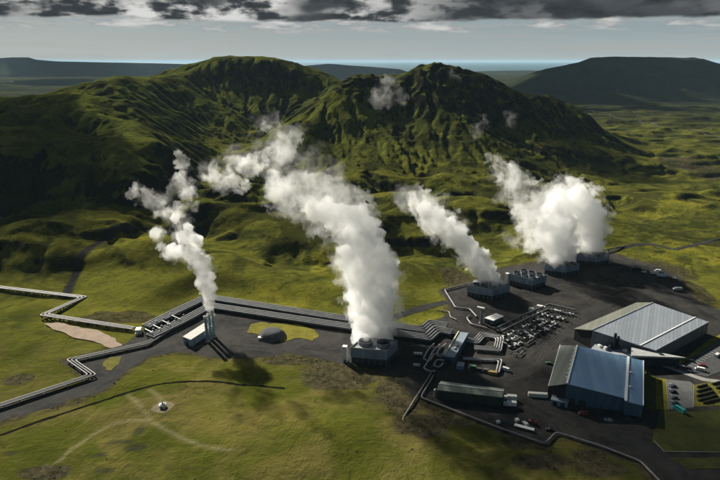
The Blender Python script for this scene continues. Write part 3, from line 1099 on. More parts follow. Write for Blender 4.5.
marks((684, 366.2), (716, 346.5), 13, 5.0, 0.205)
marks((672, 384), (674.5, 408), 9, 5.0, 0.205)


def kerb(uv):
    pts = [G(u, v) for u, v in uv]
    m = MB()
    for a, b in zip(pts[:-1], pts[1:]):
        m.bar(a + Vector((0, 0, 0.27)), b + Vector((0, 0, 0.27)), 0.3, 0.24)
    o = m.build('kerb', M['concrete'])
    o['kind'] = 'structure'


kerb([(666.2, 379.5), (668.6, 410.3)])
kerb([(697, 356), (722, 340.5), (760, 332)])
kerb([(694, 386), (693.2, 407.5)])
kerb([(654, 441), (664, 452), (740, 453)])

# ------------------------------------------------------------------ a dike's shadow painted as a dark line, and gravel berm, follow the ground
ribbon('dike_shadow', DIKE_SHADOW, 2.4, M['dike_shadow'], 0.10, 0.8)
ribbon('gravel_berm', BERM, 5.5, M['road'], 0.22, 2.0)
ribbon('road', FAR_ROAD, 6, M['far_track'], 1.6, 0.0)

# ------------------------------------------------------------------ pipelines
def offset_line(pts, d):
    p = [Vector((q[0], q[1])) for q in pts]
    out = []
    for i in range(len(p)):
        d0 = (p[i] - p[i - 1]).normalized() if i else (p[1] - p[0]).normalized()
        d1 = (p[i + 1] - p[i]).normalized() if i < len(p) - 1 else d0
        n0, n1 = Vector((-d0.y, d0.x)), Vector((-d1.y, d1.x))
        m = n0 + n1
        if m.length < 1e-3:
            m = n0
        m.normalize()
        k = 1 / max(0.38, m.dot(n1))
        out.append(p[i] + m * d * k)
    return out


def pipeline(pts, r, h, label, mat, group, gap=13.0, rail=False):
    """one insulated pipe on saddles"""
    p = [Vector((q[0], q[1])) for q in pts]
    # round the corners a little
    path = []
    for i, q in enumerate(p):
        if 0 < i < len(p) - 1:
            a = min(2.2, (p[i - 1] - q).length * 0.3)
            b = min(2.2, (p[i + 1] - q).length * 0.3)
            q0 = q + (p[i - 1] - q).normalized() * a
            q1 = q + (p[i + 1] - q).normalized() * b
            path += [q0, q * 0.5 + (q0 + q1) * 0.25, q1]
        else:
            path.append(q)
    fine = []
    for i, q in enumerate(path):
        fine.append((q.x, q.y, ground_z(q.x, q.y) * 0 + h))
    root = thing('pipeline', label, 'pipeline', (fine[0][0], fine[0][1], 0), group)
    body = MB().tube(fine, r, 10)
    # cladding joints
    acc_ = 3.0
    for a, b in zip(path[:-1], path[1:]):
        L = (b - a).length
        while acc_ < L and L > 4:
            q = a.lerp(b, acc_ / L)
            t_ = (b - a).normalized() * 0.14
            body.cyl((q.x - t_.x, q.y - t_.y, h), (q.x + t_.x, q.y + t_.y, h), r * 1.07, None, 10)
            acc_ += 9.0
        acc_ = max(0.5, acc_ - L)
    body.build('pipe', mat, root)
    acc = gap * 0.5
    sup = []
    for a, b in zip(p[:-1], p[1:]):
        L = (b - a).length
        s = acc
        while s < L:
            sup.append((a.lerp(b, s / L), (b - a).normalized()))
            s += gap
        acc = s - L
    for q, t in sup[:90]:
        m = MB()
        ang = math.atan2(t.y, t.x)
        m.box((q.x, q.y, (h - r) / 2), (0.35, r * 1.7, h - r), ang)
        m.box((q.x, q.y, 0.16), (0.9, r * 2.3, 0.25), ang)
        m.build('support', M['dark_steel'], root)
    return root


def bundle(uv, n, spacing, r, h, labels, mats, group, gap=13.0):
    c = trace(uv, 0.0)
    for k in range(n):
        d = (k - (n - 1) / 2) * spacing
        pipeline(offset_line(c, d), r, h, labels[k % len(labels)] if len(labels) > 1 else labels[0], mats[k % len(mats)], group, gap)


bundle([(-60, 281), (0, 289.5), (84, 299.6), (44, 317.2), (134, 331)], 3, 1.9, 0.62, 2.2,
       ['far pale pipe of the Z-bent upper left pipeline trio', 'middle pale pipe of the Z-bent upper left pipeline trio', 'near pale pipe of the Z-bent upper left pipeline trio'][::-1],
       [M['pale_pipe'], M['pale_pipe'], M['pale_pipe']], 'pipes of the upper left pipeline', 9)
bundle([(-60, 425), (0, 408.5), (93, 377.6), (71, 362.3), (148, 345.5), (168, 333)], 3, 1.7, 0.52, 2.0,
       ['inner light pipe of the zigzag pipeline along the lower left road', 'middle light pipe of the zigzag pipeline along the lower left road', 'outer light pipe of the zigzag pipeline along the lower left road'],
       [M['steel_mid'], M['steel_dim'], M['steel_mid']], 'pipes of the lower left pipeline', 12)
side4 = ['outermost', 'second', 'third', 'innermost']
bundle([(146, 330), (174, 315.6), (207, 299.8), (330, 319.2), (424, 333.0), (431.5, 326.2), (447, 329)], 4, 2.5, 1.05, 2.6,
       [s + ' grey pipe of the upper wide pipeline behind the steaming stacks' for s in side4[::-1]], [M['steel_dim']], 'grey pipes of the upper wide pipeline', 16)
bundle([(150, 340), (186, 322.3), (211, 308.6), (328, 326.6), (428, 341.0), (437, 332.5), (452, 335.5)], 4, 2.5, 1.05, 2.6,
       [s + ' grey pipe of the lower wide pipeline passing the round gravel mound' for s in side4[::-1]], [M['steel_dim']], 'grey pipes of the lower wide pipeline', 16)
bundle([(462, 341), (476, 344.2), (482.5, 336.6), (500, 340), (497.5, 352), (474, 350)], 4, 1.7, 0.55, 2.0,
       ['first white pipe of the bent loop right of the narrow blue-roofed building', 'second white pipe of the bent loop right of the narrow blue-roofed building', 'third white pipe of the bent loop right of the narrow blue-roofed building', 'fourth white pipe of the bent loop right of the narrow blue-roofed building'],
       [M['steel']], 'pipes of the right expansion loop', 9)
bundle([(463, 360.5), (500.5, 362.2), (497.5, 374.5)], 2, 1.9, 0.6, 1.6,
       ['inner white pipe turning the corner above the parked machines', 'outer white pipe turning the corner above the parked machines'], [M['steel']], 'corner pipes above the machines', 9)
for k, uv in enumerate(([(434, 346), (428, 352), (423, 361.5), (430, 363.5), (434, 356), (443, 357)], [(440, 347), (433, 353.5), (427, 366), (423, 371), (431, 374.6), (435, 373.5)],
                        [(446, 347), (439, 352), (436, 358), (441, 360), (446, 353)], [(444, 364), (437, 363), (433, 369), (439, 371), (443, 367)])):
    pipeline(trace(uv), 0.6, 1.8 + 0.3 * k, ['long white pipe loop nearest the cooling tower with two steam plumes', 'white pipe loop reaching down to the dark hard standing', 'short white pipe loop tucked beside the narrow building wall', 'low white pipe loop at the corner of the narrow building'][k], M['steel'], 'pipe loops beside the narrow building', 8)
pipeline(trace([(431, 375), (402.2, 421.5), (405.5, 426.5)]), 0.55, 1.2, 'pale pipe running straight down to the meadow and ending in a hook', M['pale_pipe'], None, 10)
pipeline(trace([(433.5, 377), (420.6, 399), (500, 430), (545, 445.6), (556, 434), (600, 447.5), (640, 463), (668, 492)]), 0.55, 1.2, 'pale perimeter pipe stepping along the south edge of the black yard', M['pale_pipe'], None, 11)
pipeline(trace([(470, 284.5), (444.5, 291), (455.5, 309), (469.5, 310.2), (476.5, 318)]), 0.6, 1.4, 'pale bent pipe leaving the cooling tower beside the hillside', M['pale_pipe'], None, 9)
pipeline(trace([(487, 329.5), (471, 325.5), (466.5, 319), (470.5, 317)]), 0.6, 1.3, 'short pale hooked pipe near the dark vent column', M['pale_pipe'], None, 9)
pipeline(trace([(437, 311), (449, 312.5), (450.5, 318), (456.5, 321)]), 0.45, 1.0, 'short pale stepped pipe beside the yellow moss bank', M['pale_pipe'], None, 9)
pipeline(offset_line(BERM, 1.0), 0.7, 3.0, 'grey pipe crossing the mossy lava on a gravel berm', M['steel_dim'], None, 14)
pipeline(trace([(495, 331.5), (520, 319), (549, 306.5), (575, 312.5)]), 0.8, 2.2, 'dark grey trunk pipe skirting the valve yard', M['steel_dim'], None, 10)
pipeline(trace([(501, 333.5), (522, 323), (548, 311), (569, 316)]), 0.6, 2.0, 'thinner grey pipe inside the valve yard trunk pipe', M['steel'], None, 10)


# ------------------------------------------------------------------ buildings
def quad_building(name, label, cat, roof, zs, wall_mat, roof_mat, over=0.5, thick=0.5):
    """four roof corners (counter-clockwise) with their heights; walls stand straight below"""
    base = Vector((sum(p.x for p in roof) / 4, sum(p.y for p in roof) / 4, 0))
    root = thing(name, label, cat, base)
    b = [Vector((p.x, p.y, -0.3)) for p in roof]
    t = [Vector((p.x, p.y, z - thick)) for p, z in zip(roof, zs)]
    MB().prism(b, t).build('wall', wall_mat, root)
    c = base
    r0, r1 = [], []
    for p, z in zip(roof, zs):
        d = (Vector((p.x, p.y, 0)) - c)
        d = d * (1 + over / d.length)
        r0.append(c + d + Vector((0, 0, z - thick + 0.003)))
        r1.append(c + d + Vector((0, 0, z)))
    MB().prism(r0, r1).build('roof', roof_mat, root)
    return root


def lerp4(q, s, t):
    return q[0].lerp(q[1], s).lerp(q[3].lerp(q[2], s), t)


def strip_on(q, s0, t0, s1, t1, wd, h, name, mat, root, lift=0.003):
    a, b = lerp4(q, s0, t0), lerp4(q, s1, t1)
    up = Vector((0, 0, h / 2 + lift))
    return MB().bar(a + up, b + up, wd, h).build(name, mat, root)


def doors(root, a, b, specs, mat, h_frame=None):
    """doors on the wall between ground points a and b: (position, width, height)"""
    d = (b - a).normalized()
    n = Vector((d.y, -d.x, 0))
    if n.y > 0:
        n = -n
    ang = math.atan2(d.y, d.x)
    for s, wd, h in specs:
        p = a.lerp(b, s) + n * 0.06
        MB().box((p.x, p.y, h / 2 + 0.02), (wd, 0.12, h), ang).build('door', mat, root)


def windows(root, a, b, specs, z0, h):
    d = (b - a).normalized()
    n = Vector((d.y, -d.x, 0))
    if n.y > 0:
        n = -n
    ang = math.atan2(d.y, d.x)
    for s, wd in specs:
        p = a.lerp(b, s) + n * 0.05
        MB().box((p.x, p.y, z0 + h / 2), (wd, 0.1, h), ang).build('window', M['glass'], root)


# --- front turbine hall, blue roof
A_, B_, C_, D_ = G(577, 346, 14.5), G(567, 383, 14.5), G(643.5, 402, 8.5), G(643.5, 361, 8.5)
W0, W1 = G(560, 345.5, 9), G(548.6, 385.5, 9)
roof_axis = (C_ - B_).normalized()
M['sky_tinted_roof'] = ribbed('sky_tinted_sheet_roof', (0.155, 0.270, 0.415), (0.205, 0.325, 0.48), 4.6, tuple(roof_axis), 0.33, 0.25, 0.6)  # sky reflection on the sheet metal put into the blue base colour
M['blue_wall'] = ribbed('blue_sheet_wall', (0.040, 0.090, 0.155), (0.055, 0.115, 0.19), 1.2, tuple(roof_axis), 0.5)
along = (A_ - B_).normalized()
M['green_roof'] = ribbed('grey_green_roof', (0.050, 0.060, 0.052), (0.075, 0.085, 0.074), 3.2, tuple((W1 - B_).normalized()), 0.55)  # west slope, same roof without the painted sky reflection
hall = thing('turbine_hall', 'blue-roofed turbine hall with a white roof band, nearest the viewer', 'industrial building', Vector(((A_.x + C_.x) / 2, (A_.y + C_.y) / 2, 0)))


def drop(p, z=-0.3):
    return Vector((p.x, p.y, z))


th = Vector((0, 0, 0.5))
low = Vector((0, 0, 0.503))
cut = 0.775                      # where the white roof band runs
Bm, Am = B_.lerp(C_, cut), A_.lerp(D_, cut)
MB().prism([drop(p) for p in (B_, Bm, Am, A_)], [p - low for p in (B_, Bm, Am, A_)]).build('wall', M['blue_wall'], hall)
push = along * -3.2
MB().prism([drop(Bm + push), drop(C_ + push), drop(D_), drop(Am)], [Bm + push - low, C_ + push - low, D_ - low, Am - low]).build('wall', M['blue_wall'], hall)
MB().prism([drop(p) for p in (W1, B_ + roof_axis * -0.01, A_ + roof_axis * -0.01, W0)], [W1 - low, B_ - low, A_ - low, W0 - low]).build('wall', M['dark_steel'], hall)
e = along * -0.9
MB().prism([B_ + e - th, Bm + e - th, Am - e * 0.5 - th, A_ - e * 0.5 - th], [B_ + e, Bm + e, Am - e * 0.5, A_ - e * 0.5]).build('roof', M['sky_tinted_roof'], hall)
e2 = push + e
MB().prism([Bm + e2 - th, C_ + e2 - th, D_ - e * 0.5 - th, Am - e * 0.5 - th], [Bm + e2, C_ + e2, D_ - e * 0.5, Am - e * 0.5]).build('roof', M['sky_tinted_roof'], hall)
MB().prism([W1 + e - th, B_ + e - th, A_ - e * 0.5 - th, W0 - e * 0.5 - th], [W1 + e, B_ + e, A_ - e * 0.5, W0 - e * 0.5]).build('roof', M['green_roof'], hall)
upv = Vector((0, 0, 0.25))
MB().bar(Bm + e2 + upv, Am - e * 0.5 + upv, 1.5, 0.6).build('roof_band', M['trim'], hall)
MB().bar(B_ + e + upv, A_ - e * 0.5 + upv, 1.1, 0.6).build('ridge_cap', M['trim'], hall)
MB().bar(C_ + e2 + Vector((0, 0, 0.12)), D_ - e * 0.5 + Vector((0, 0, 0.12)), 0.5, 0.4).build('eaves_gutter', M['trim'], hall)
MB().bar(W1 + e + Vector((0, 0, 0.12)), W0 - e * 0.5 + Vector((0, 0, 0.12)), 0.5, 0.4).build('eaves_gutter', M['trim'], hall)
for k in range(8):
    p = B_.lerp(A_, 0.12 + 0.11 * k) + Vector((-0.9, 0.1, 0.35))
    MB().box((p.x, p.y, p.z), (1.2, 0.9, 0.8), 0.46).build('roof_vent', M['trim'], hall)
for k in range(2):
    p = Bm.lerp(Am, 0.25 + 0.35 * k) + roof_axis * 1.9 + Vector((0, 0, 0.5))
    MB().box((p.x, p.y, p.z), (1.3, 1.0, 1.0), 0.46).build('roof_vent', M['trim'], hall)
doors(hall, drop(B_, 0), drop(Bm, 0), [(0.10, 5, 4.5), (0.3, 4, 4), (0.62, 1.2, 2.2)], M['louver'])
doors(hall, drop(W1, 0), drop(B_, 0), [(0.4, 3.2, 3.6)], M['white_paint'])
a_, b_, c_ = G(551, 399.5, 3.6), G(568, 403, 3.6), (A_ - B_).normalized() * 4
q4 = [a_, b_, b_ + c_, a_ + c_]
annex = quad_building('annex', 'low light-blue annex at the front left corner of the blue-roofed hall', 'annex', q4, [3.6] * 4, paint('light_blue', (0.20, 0.31, 0.42)), M['deck'], 0.2, 0.3)
doors(annex, drop(a_, 0), drop(b_, 0), [(0.25, 2.4, 2.6), (0.7, 2.4, 2.6)], M['louver'])

# --- back turbine hall, grey roof
gA, gT, gR, gB = G(592.5, 329.8, 15), G(652, 302.8, 15), G(705.5, 325, 9.5), G(657, 350.2, 9.5)
gR = (gT + (gB - gA) + gR) / 2
gR.z = 9.5
gWl, gWt = G(575, 328.3, 9.5), G(636, 302.6, 9.5)
gax = (gT - gA).normalized()
gperp = (gB - gA).normalized()
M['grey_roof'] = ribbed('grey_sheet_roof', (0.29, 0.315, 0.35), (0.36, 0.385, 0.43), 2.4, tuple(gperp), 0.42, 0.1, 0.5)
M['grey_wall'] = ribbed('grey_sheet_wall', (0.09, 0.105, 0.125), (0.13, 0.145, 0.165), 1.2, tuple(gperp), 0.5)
M['sage_roof'] = ribbed('sage_sheet_roof', (0.115, 0.12, 0.095), (0.15, 0.155, 0.125), 2.4, tuple(gperp), 0.5)
hall2 = thing('turbine_hall', 'large grey-roofed turbine hall with a thin white roof line, behind the blue one', 'industrial building', Vector(((gA.x + gR.x) / 2, (gA.y + gR.y) / 2, 0)))
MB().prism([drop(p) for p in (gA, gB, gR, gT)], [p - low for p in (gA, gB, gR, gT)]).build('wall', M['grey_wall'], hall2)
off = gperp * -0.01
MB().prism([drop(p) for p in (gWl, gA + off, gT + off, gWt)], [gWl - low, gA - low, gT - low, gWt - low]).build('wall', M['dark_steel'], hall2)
f = gax * -0.9
MB().prism([gA + f - th, gB + f - th, gR - f - th, gT - f - th], [gA + f, gB + f, gR - f, gT - f]).build('roof', M['grey_roof'], hall2)
MB().prism([gWl + f - th, gA + f - th, gT - f - th, gWt - f - th], [gWl + f, gA + f, gT - f, gWt - f]).build('roof', M['sage_roof'], hall2)
qg = [gA + f, gB + f, gR - f, gT - f]
strip_on(qg, 0.76, 0, 0.76, 1, 0.9, 0.35, 'roof_band', M['trim'], hall2)
strip_on(qg, 0.0, 0, 0.0, 1, 0.8, 0.35, 'ridge_cap', M['deck'], hall2)
strip_on(qg, 0.99, 0, 0.99, 1, 0.5, 0.3, 'eaves_gutter', M['deck'], hall2)
doors(hall2, drop(gA, 0), drop(gB, 0), [(0.2, 4.5, 5), (0.5, 4, 4.2)], M['black'])

# --- link building between the halls with the pointed entrance wing
lk = [G(590, 350, 5), G(633, 357, 5), G(633, 347, 5), G(598, 341.5, 5)]
link = quad_building('link_building', 'low pale link building between the two turbine halls', 'building', lk, [5] * 4, M['concrete'], M['deck'], 0.3, 0.4)
for s, t_, sz in ((0.15, 0.5, (3, 2.4, 1.6)), (0.32, 0.3, (2, 2, 2.2)), (0.42, 0.7, (4, 2, 1.2)), (0.8, 0.45, (3, 2, 1.4))):
    p = lerp4(lk, s, t_)
    MB().box((p.x, p.y, 5.003 + sz[2] / 2), sz, 0.4).build('roof_unit', M['white_paint'], link)
tip = G(686, 357.6, 7)
wa, wb = G(631.5, 347, 9), G(631.5, 355.5, 9)
wing = thing('entrance_wing', 'long pointed pale wedge-shaped wing tapering towards the car park', 'building', drop((wa + wb) / 2, 0))
sb, st_ = [drop(wb.lerp(wa, 0.12).lerp(tip, 0.04)), drop(tip.lerp(wb, 0.10)), drop(wa.lerp(wb, 0.12).lerp(tip, 0.04))], None
MB().prism(sb, [Vector((p.x, p.y, 5.9)) for p in sb]).build('glass_wall', M['glass'], wing)
MB().prism([wb - Vector((0, 0, 1.6)), tip - Vector((0, 0, 0.6)), wa - Vector((0, 0, 1.6))], [wb, tip, wa]).build('roof', noisy('pale_wing', (0.36, 0.36, 0.35), (0.46, 0.46, 0.45), 0.2, 0.5), wing)
p = wb.lerp(tip, 0.55).lerp(wa.lerp(tip, 0.55), 0.5)
MB().box((p.x, p.y, p.z + 0.35), (3.0, 0.9, 0.5), -0.3).build('skylight', M['glass'], wing)
vc = G(612.5, 355, 0)
vs_ = thing('vent_stack', 'dark twin vent stack rising between the two turbine halls', 'chimney', vc)
for k, (ox, oy, hh) in enumerate(((0, 0, 15.5), (3.0, 1.4, 12.5))):
    MB().cyl((vc.x + ox, vc.y + oy, 5.01), (vc.x + ox, vc.y + oy, hh + 1.5), 1.1, 0.95).build('flue', M['dark_steel'], vs_)
MB().box((vc.x + 1.5, vc.y + 0.6, 6.0), (6, 3.2, 1.98), 0.4).build('base_housing', M['dark_steel'], vs_)

# --- narrow building amid the pipes
nb = [G(443.8, 355.6, 6.5), G(454.6, 357.2, 6.5), G(468.4, 333, 6.5), G(458, 331.8, 6.5)]
M['slate_roof'] = ribbed('slate_blue_roof', (0.20, 0.245, 0.29), (0.26, 0.30, 0.345), 1.6, tuple((nb[3] - nb[0]).normalized()), 0.45)
narrow = quad_building('pump_house', 'narrow building with a slate-blue roof among white pipe loops', 'building', nb, [6.5] * 4, M['blue_wall'], M['slate_roof'], 0.3, 0.5)
strip_on(nb, 0.06, 0, 0.06, 1, 0.8, 0.7, 'parapet', noisy('sunlit_parapet', (0.52, 0.48, 0.34), (0.64, 0.6, 0.44), 0.5, 0.6), narrow)  # eaves strip, its yellow sunlight put into the cream colour
for t_ in (0.3, 0.42):
    p = lerp4(nb, 0.6, t_)
    MB().box((p.x, p.y, 6.5 + 0.55), (2.2, 1.0, 1.1), 0.9).build('roof_vent', M['white_paint'], narrow)
doors(narrow, drop(nb[0], 0), drop(nb[1], 0), [(0.5, 3, 3.6)], M['louver'])
sb_ = [G(456.5, 365.5, 3), G(463.5, 366.5, 3), G(464.5, 362.5, 3), G(458, 361.5, 3)]
quad_building('shelter', 'small light-blue cabin at the south corner of the narrow building', 'cabin', sb_, [3] * 4, paint('light_blue', (0.20, 0.31, 0.42)), M['slate_roof'], 0.2, 0.3)

# --- long green shed
sh = [G(437.8, 389.3, 7), G(501.5, 396.5, 7), G(503.2, 389, 7), G(441.5, 381.6, 7)]
M['shed_roof'] = ribbed('pale_green_roof', (0.16, 0.185, 0.14), (0.215, 0.24, 0.185), 1.3, tuple((sh[1] - sh[0]).normalized()), 0.55)
M['shed_wall'] = ribbed('dark_green_wall', (0.016, 0.030, 0.026), (0.026, 0.042, 0.036), 1.2, tuple((sh[1] - sh[0]).normalized()), 0.55)
shed = thing('storage_shed', 'long dark green storage shed with a pale roof beside the black yard', 'shed', drop((sh[0] + sh[2]) / 2, 0))
m0, m1 = (sh[0] + sh[3]) / 2 + Vector((0, 0, 1.1)), (sh[1] + sh[2]) / 2 + Vector((0, 0, 1.1))
b4 = [drop(p) for p in sh]
mb = MB()
mb.add(b4 + [p - low for p in sh] + [m0 - low, m1 - low], [[0, 1, 5, 4], [2, 3, 7, 6], [1, 2, 6, 9, 5], [3, 0, 4, 8, 7], [3, 2, 1, 0]])
mb.build('wall', M['shed_wall'], shed)
ex = (sh[1] - sh[0]).normalized() * 0.6
ey = (sh[0] - sh[3]).normalized() * 0.6 - Vector((0, 0, 0.15))
for s1, s2, ey_ in ((sh[0], sh[1], ey), (sh[3], sh[2], Vector((-ey.x, -ey.y, ey.z)))):
    t4 = [s1 - ex + ey_, s2 + ex + ey_, m1 + ex, m0 - ex]
    MB().prism([p - Vector((0, 0, 0.35)) for p in t4], t4).build('roof', M['shed_roof'], shed)
MB().bar(m0 - ex + Vector((0, 0, 0.1)), m1 + ex + Vector((0, 0, 0.1)), 0.6, 0.3).build('ridge_cap', M['trim'], shed)
doors(shed, drop(sh[0], 0), drop(sh[1], 0), [(0.15, 3.5, 4), (0.5, 3.5, 4), (0.82, 3.5, 4)], M['louver'])
tk = G(435.5, 396, 0)
t = thing('storage_tank', 'small upright white tank at the west gable of the green shed', 'tank', tk)
MB().cyl(tk, tk + Vector((0, 0, 4.5)), 1.3).build('shell', M['steel'], t)
MB().cyl(tk + Vector((0, 0, 4.503)), tk + Vector((0, 0, 5.2)), 1.3, 0.3).build('lid', M['steel'], t)

# --- house by the stacks
hb = [G(183, 336.4, 6), G(190.8, 339.6, 6), G(212, 326.0, 6), G(204.4, 322.8, 6)]
house = quad_building('separator_house', 'long windowless house with a pale flat roof beside the three stacks', 'building', hb, [6] * 4, M['tower_wall'], noisy('pale_flat_roof', (0.40, 0.38, 0.34), (0.52, 0.50, 0.46), 0.3, 0.7), 0.3, 0.4)
doors(house, drop(hb[0], 0), drop(hb[1], 0), [(0.5, 2.6, 3)], M['louver'])
stack_top = []
for k, (u, v) in enumerate(((207.6, 342.0), (210.8, 339.4), (214.0, 336.8))):
    b = G(u, v, 0)
    s = thing('steam_stack', ['near', 'middle', 'far'][k] + ' one of the three slim steel stacks beside the long flat-roofed house', 'stack', b, 'slim steel steam stacks')
    MB().cyl(b, b + Vector((0, 0, 19.5)), 1.15, 1.1, 18).build('shaft', M['stack'], s)
    MB().cyl(b, b + Vector((0, 0, 1.0)), 1.9, 1.6, 18).build('foot', M['concrete'], s)
    m = MB().ring_wall((b.x, b.y, 19.503), 1.5, 1.8, 0.25, 18)
    m.build('collar', noisy('bright_collar', (0.5, 0.5, 0.48), (0.62, 0.62, 0.6), 0.5, 0.5) if k == 0 else bpy.data.materials['bright_collar'], s)
    for z in (6.5, 13):
        MB().cyl(b + Vector((0, 0, z)), b + Vector((0, 0, z + 0.35)), 1.35, 1.35, 18).build('band', M['steel_dim'], s)
    stack_top.append(b + Vector((0, 0, 20)))

# --- hut and dark column near the second cooling tower
ht = [G(484.6, 318.2, 4), G(493.4, 320.6, 4), G(503.6, 316.2, 4), G(495.8, 313.6, 4)]
hut = quad_building('hut', 'small hut with a pale flat roof near the dark vent column', 'hut', ht, [4.3, 4.0, 4.0, 4.3], M['grey_wall'], M['white_paint'], 0.3, 0.3)
doors(hut, drop(ht[0], 0), drop(ht[1], 0), [(0.5, 1.6, 2.4)], M['louver'])
vc = G(481, 323.5, 0)
s = thing('vent_column', 'dark vent column with a pale head left of the small hut', 'chimney', vc)
MB().cyl(vc, vc + Vector((0, 0, 13)), 1.1, 1.0).build('shaft', M['fan_wall'], s)
MB().cyl(vc, vc + Vector((0, 0, 1.2)), 1.8, 1.4).build('foot', M['concrete'], s)
MB().box((vc.x - 1, vc.y, 13.6), (6, 1.6, 1.2), -0.5).build('head', M['white_paint'], s)

# --- gravel mound, slab, borehole hut
mc = G(272, 336.5, 0)
mb = MB()
prof = [(10.5, 0.05), (9.6, 1.6), (8.8, 3.0), (7.6, 4.5), (6.0, 5.3), (3.5, 5.6), (0.01, 5.7)]
nn = 40
vs = []
for r, z in prof:
    for k in range(nn):
        a = 2 * PI * k / nn
        jit = 1 + 0.04 * math.sin(3 * a + 1) + 0.03 * math.sin(7 * a)
        vs.append((mc.x + r * jit * math.cos(a), mc.y + r * 0.9 * jit * math.sin(a), z))
fs = [[i * nn + k, i * nn + (k + 1) % nn, (i + 1) * nn + (k + 1) % nn, (i + 1) * nn + k] for i in range(len(prof) - 1) for k in range(nn)]
mb.add(vs, fs, True)
tag(mb.build('gravel_mound', noisy('grey_gravel', (0.055, 0.057, 0.062), (0.10, 0.10, 0.105), 0.5, 0.95, 0, 0.4)), 'round dark gravel mound on the yellow grass island', 'mound')
sp = G(264.5, 339.6, 0)
s = thing('container', 'flat white container at the foot of the round gravel mound', 'container', sp)
MB().box((sp.x, sp.y, 1.0), (9.5, 2.6, 2.0), -0.06).build('body', M['white_paint'], s)
MB().box((sp.x, sp.y, 2.08), (9.7, 2.8, 0.15), -0.06).build('roof', M['white_paint'], s)
pc = G(163.3, 410.5, 0)
gz = ground_z(pc.x, pc.y)
pad = []
for k in range(36):
    a = 2 * PI * k / 36
    r_ = 6.2 + 0.5 * math.sin(4 * a)
    x_, y_ = pc.x + r_ * math.cos(a), pc.y + r_ * math.sin(a)
    pad.append((x_, y_, ground_z(x_, y_) + 0.10))
mb = MB()
mid = [(pc.x + (x_ - pc.x) * 0.5, pc.y + (y_ - pc.y) * 0.5, ground_z(pc.x + (x_ - pc.x) * 0.5, pc.y + (y_ - pc.y) * 0.5) + 0.18) for x_, y_, z_ in pad]
mb.add(pad + mid + [(pc.x, pc.y, gz + 0.2)], [[k, (k + 1) % 36, 36 + (k + 1) % 36, 36 + k] for k in range(36)] + [[36 + k, 36 + (k + 1) % 36, 72] for k in range(36)], True)
o = mb.build('gravel_pad', M['trail'])
o['kind'] = 'structure'
h = thing('borehole_hut', 'small white eight-sided hut on a round pad in the meadow', 'hut', Vector((pc.x, pc.y, gz)))
ring = [(math.cos(2 * PI * (k + 0.5) / 8), math.sin(2 * PI * (k + 0.5) / 8)) for k in range(8)]
MB().prism([(pc.x + 2.2 * a, pc.y + 2.2 * b, gz - 0.4) for a, b in ring], [(pc.x + 2.1 * a, pc.y + 2.1 * b, gz + 1.9) for a, b in ring]).build('wall', M['white_paint'], h)
MB().prism([(pc.x + 2.4 * a, pc.y + 2.4 * b, gz + 1.903) for a, b in ring], [(pc.x + 0.8 * a, pc.y + 0.8 * b, gz + 2.9) for a, b in ring]).build('roof', M['white_paint'], h)
MB().box((pc.x - 0.1, pc.y - 2.06, gz + 0.9), (0.9, 0.12, 1.7)).build('door', M['dark_steel'], h)
MB().cyl((pc.x, pc.y, gz + 2.9), (pc.x, pc.y, gz + 3.5), 0.45).build('vent', M['black'], h)


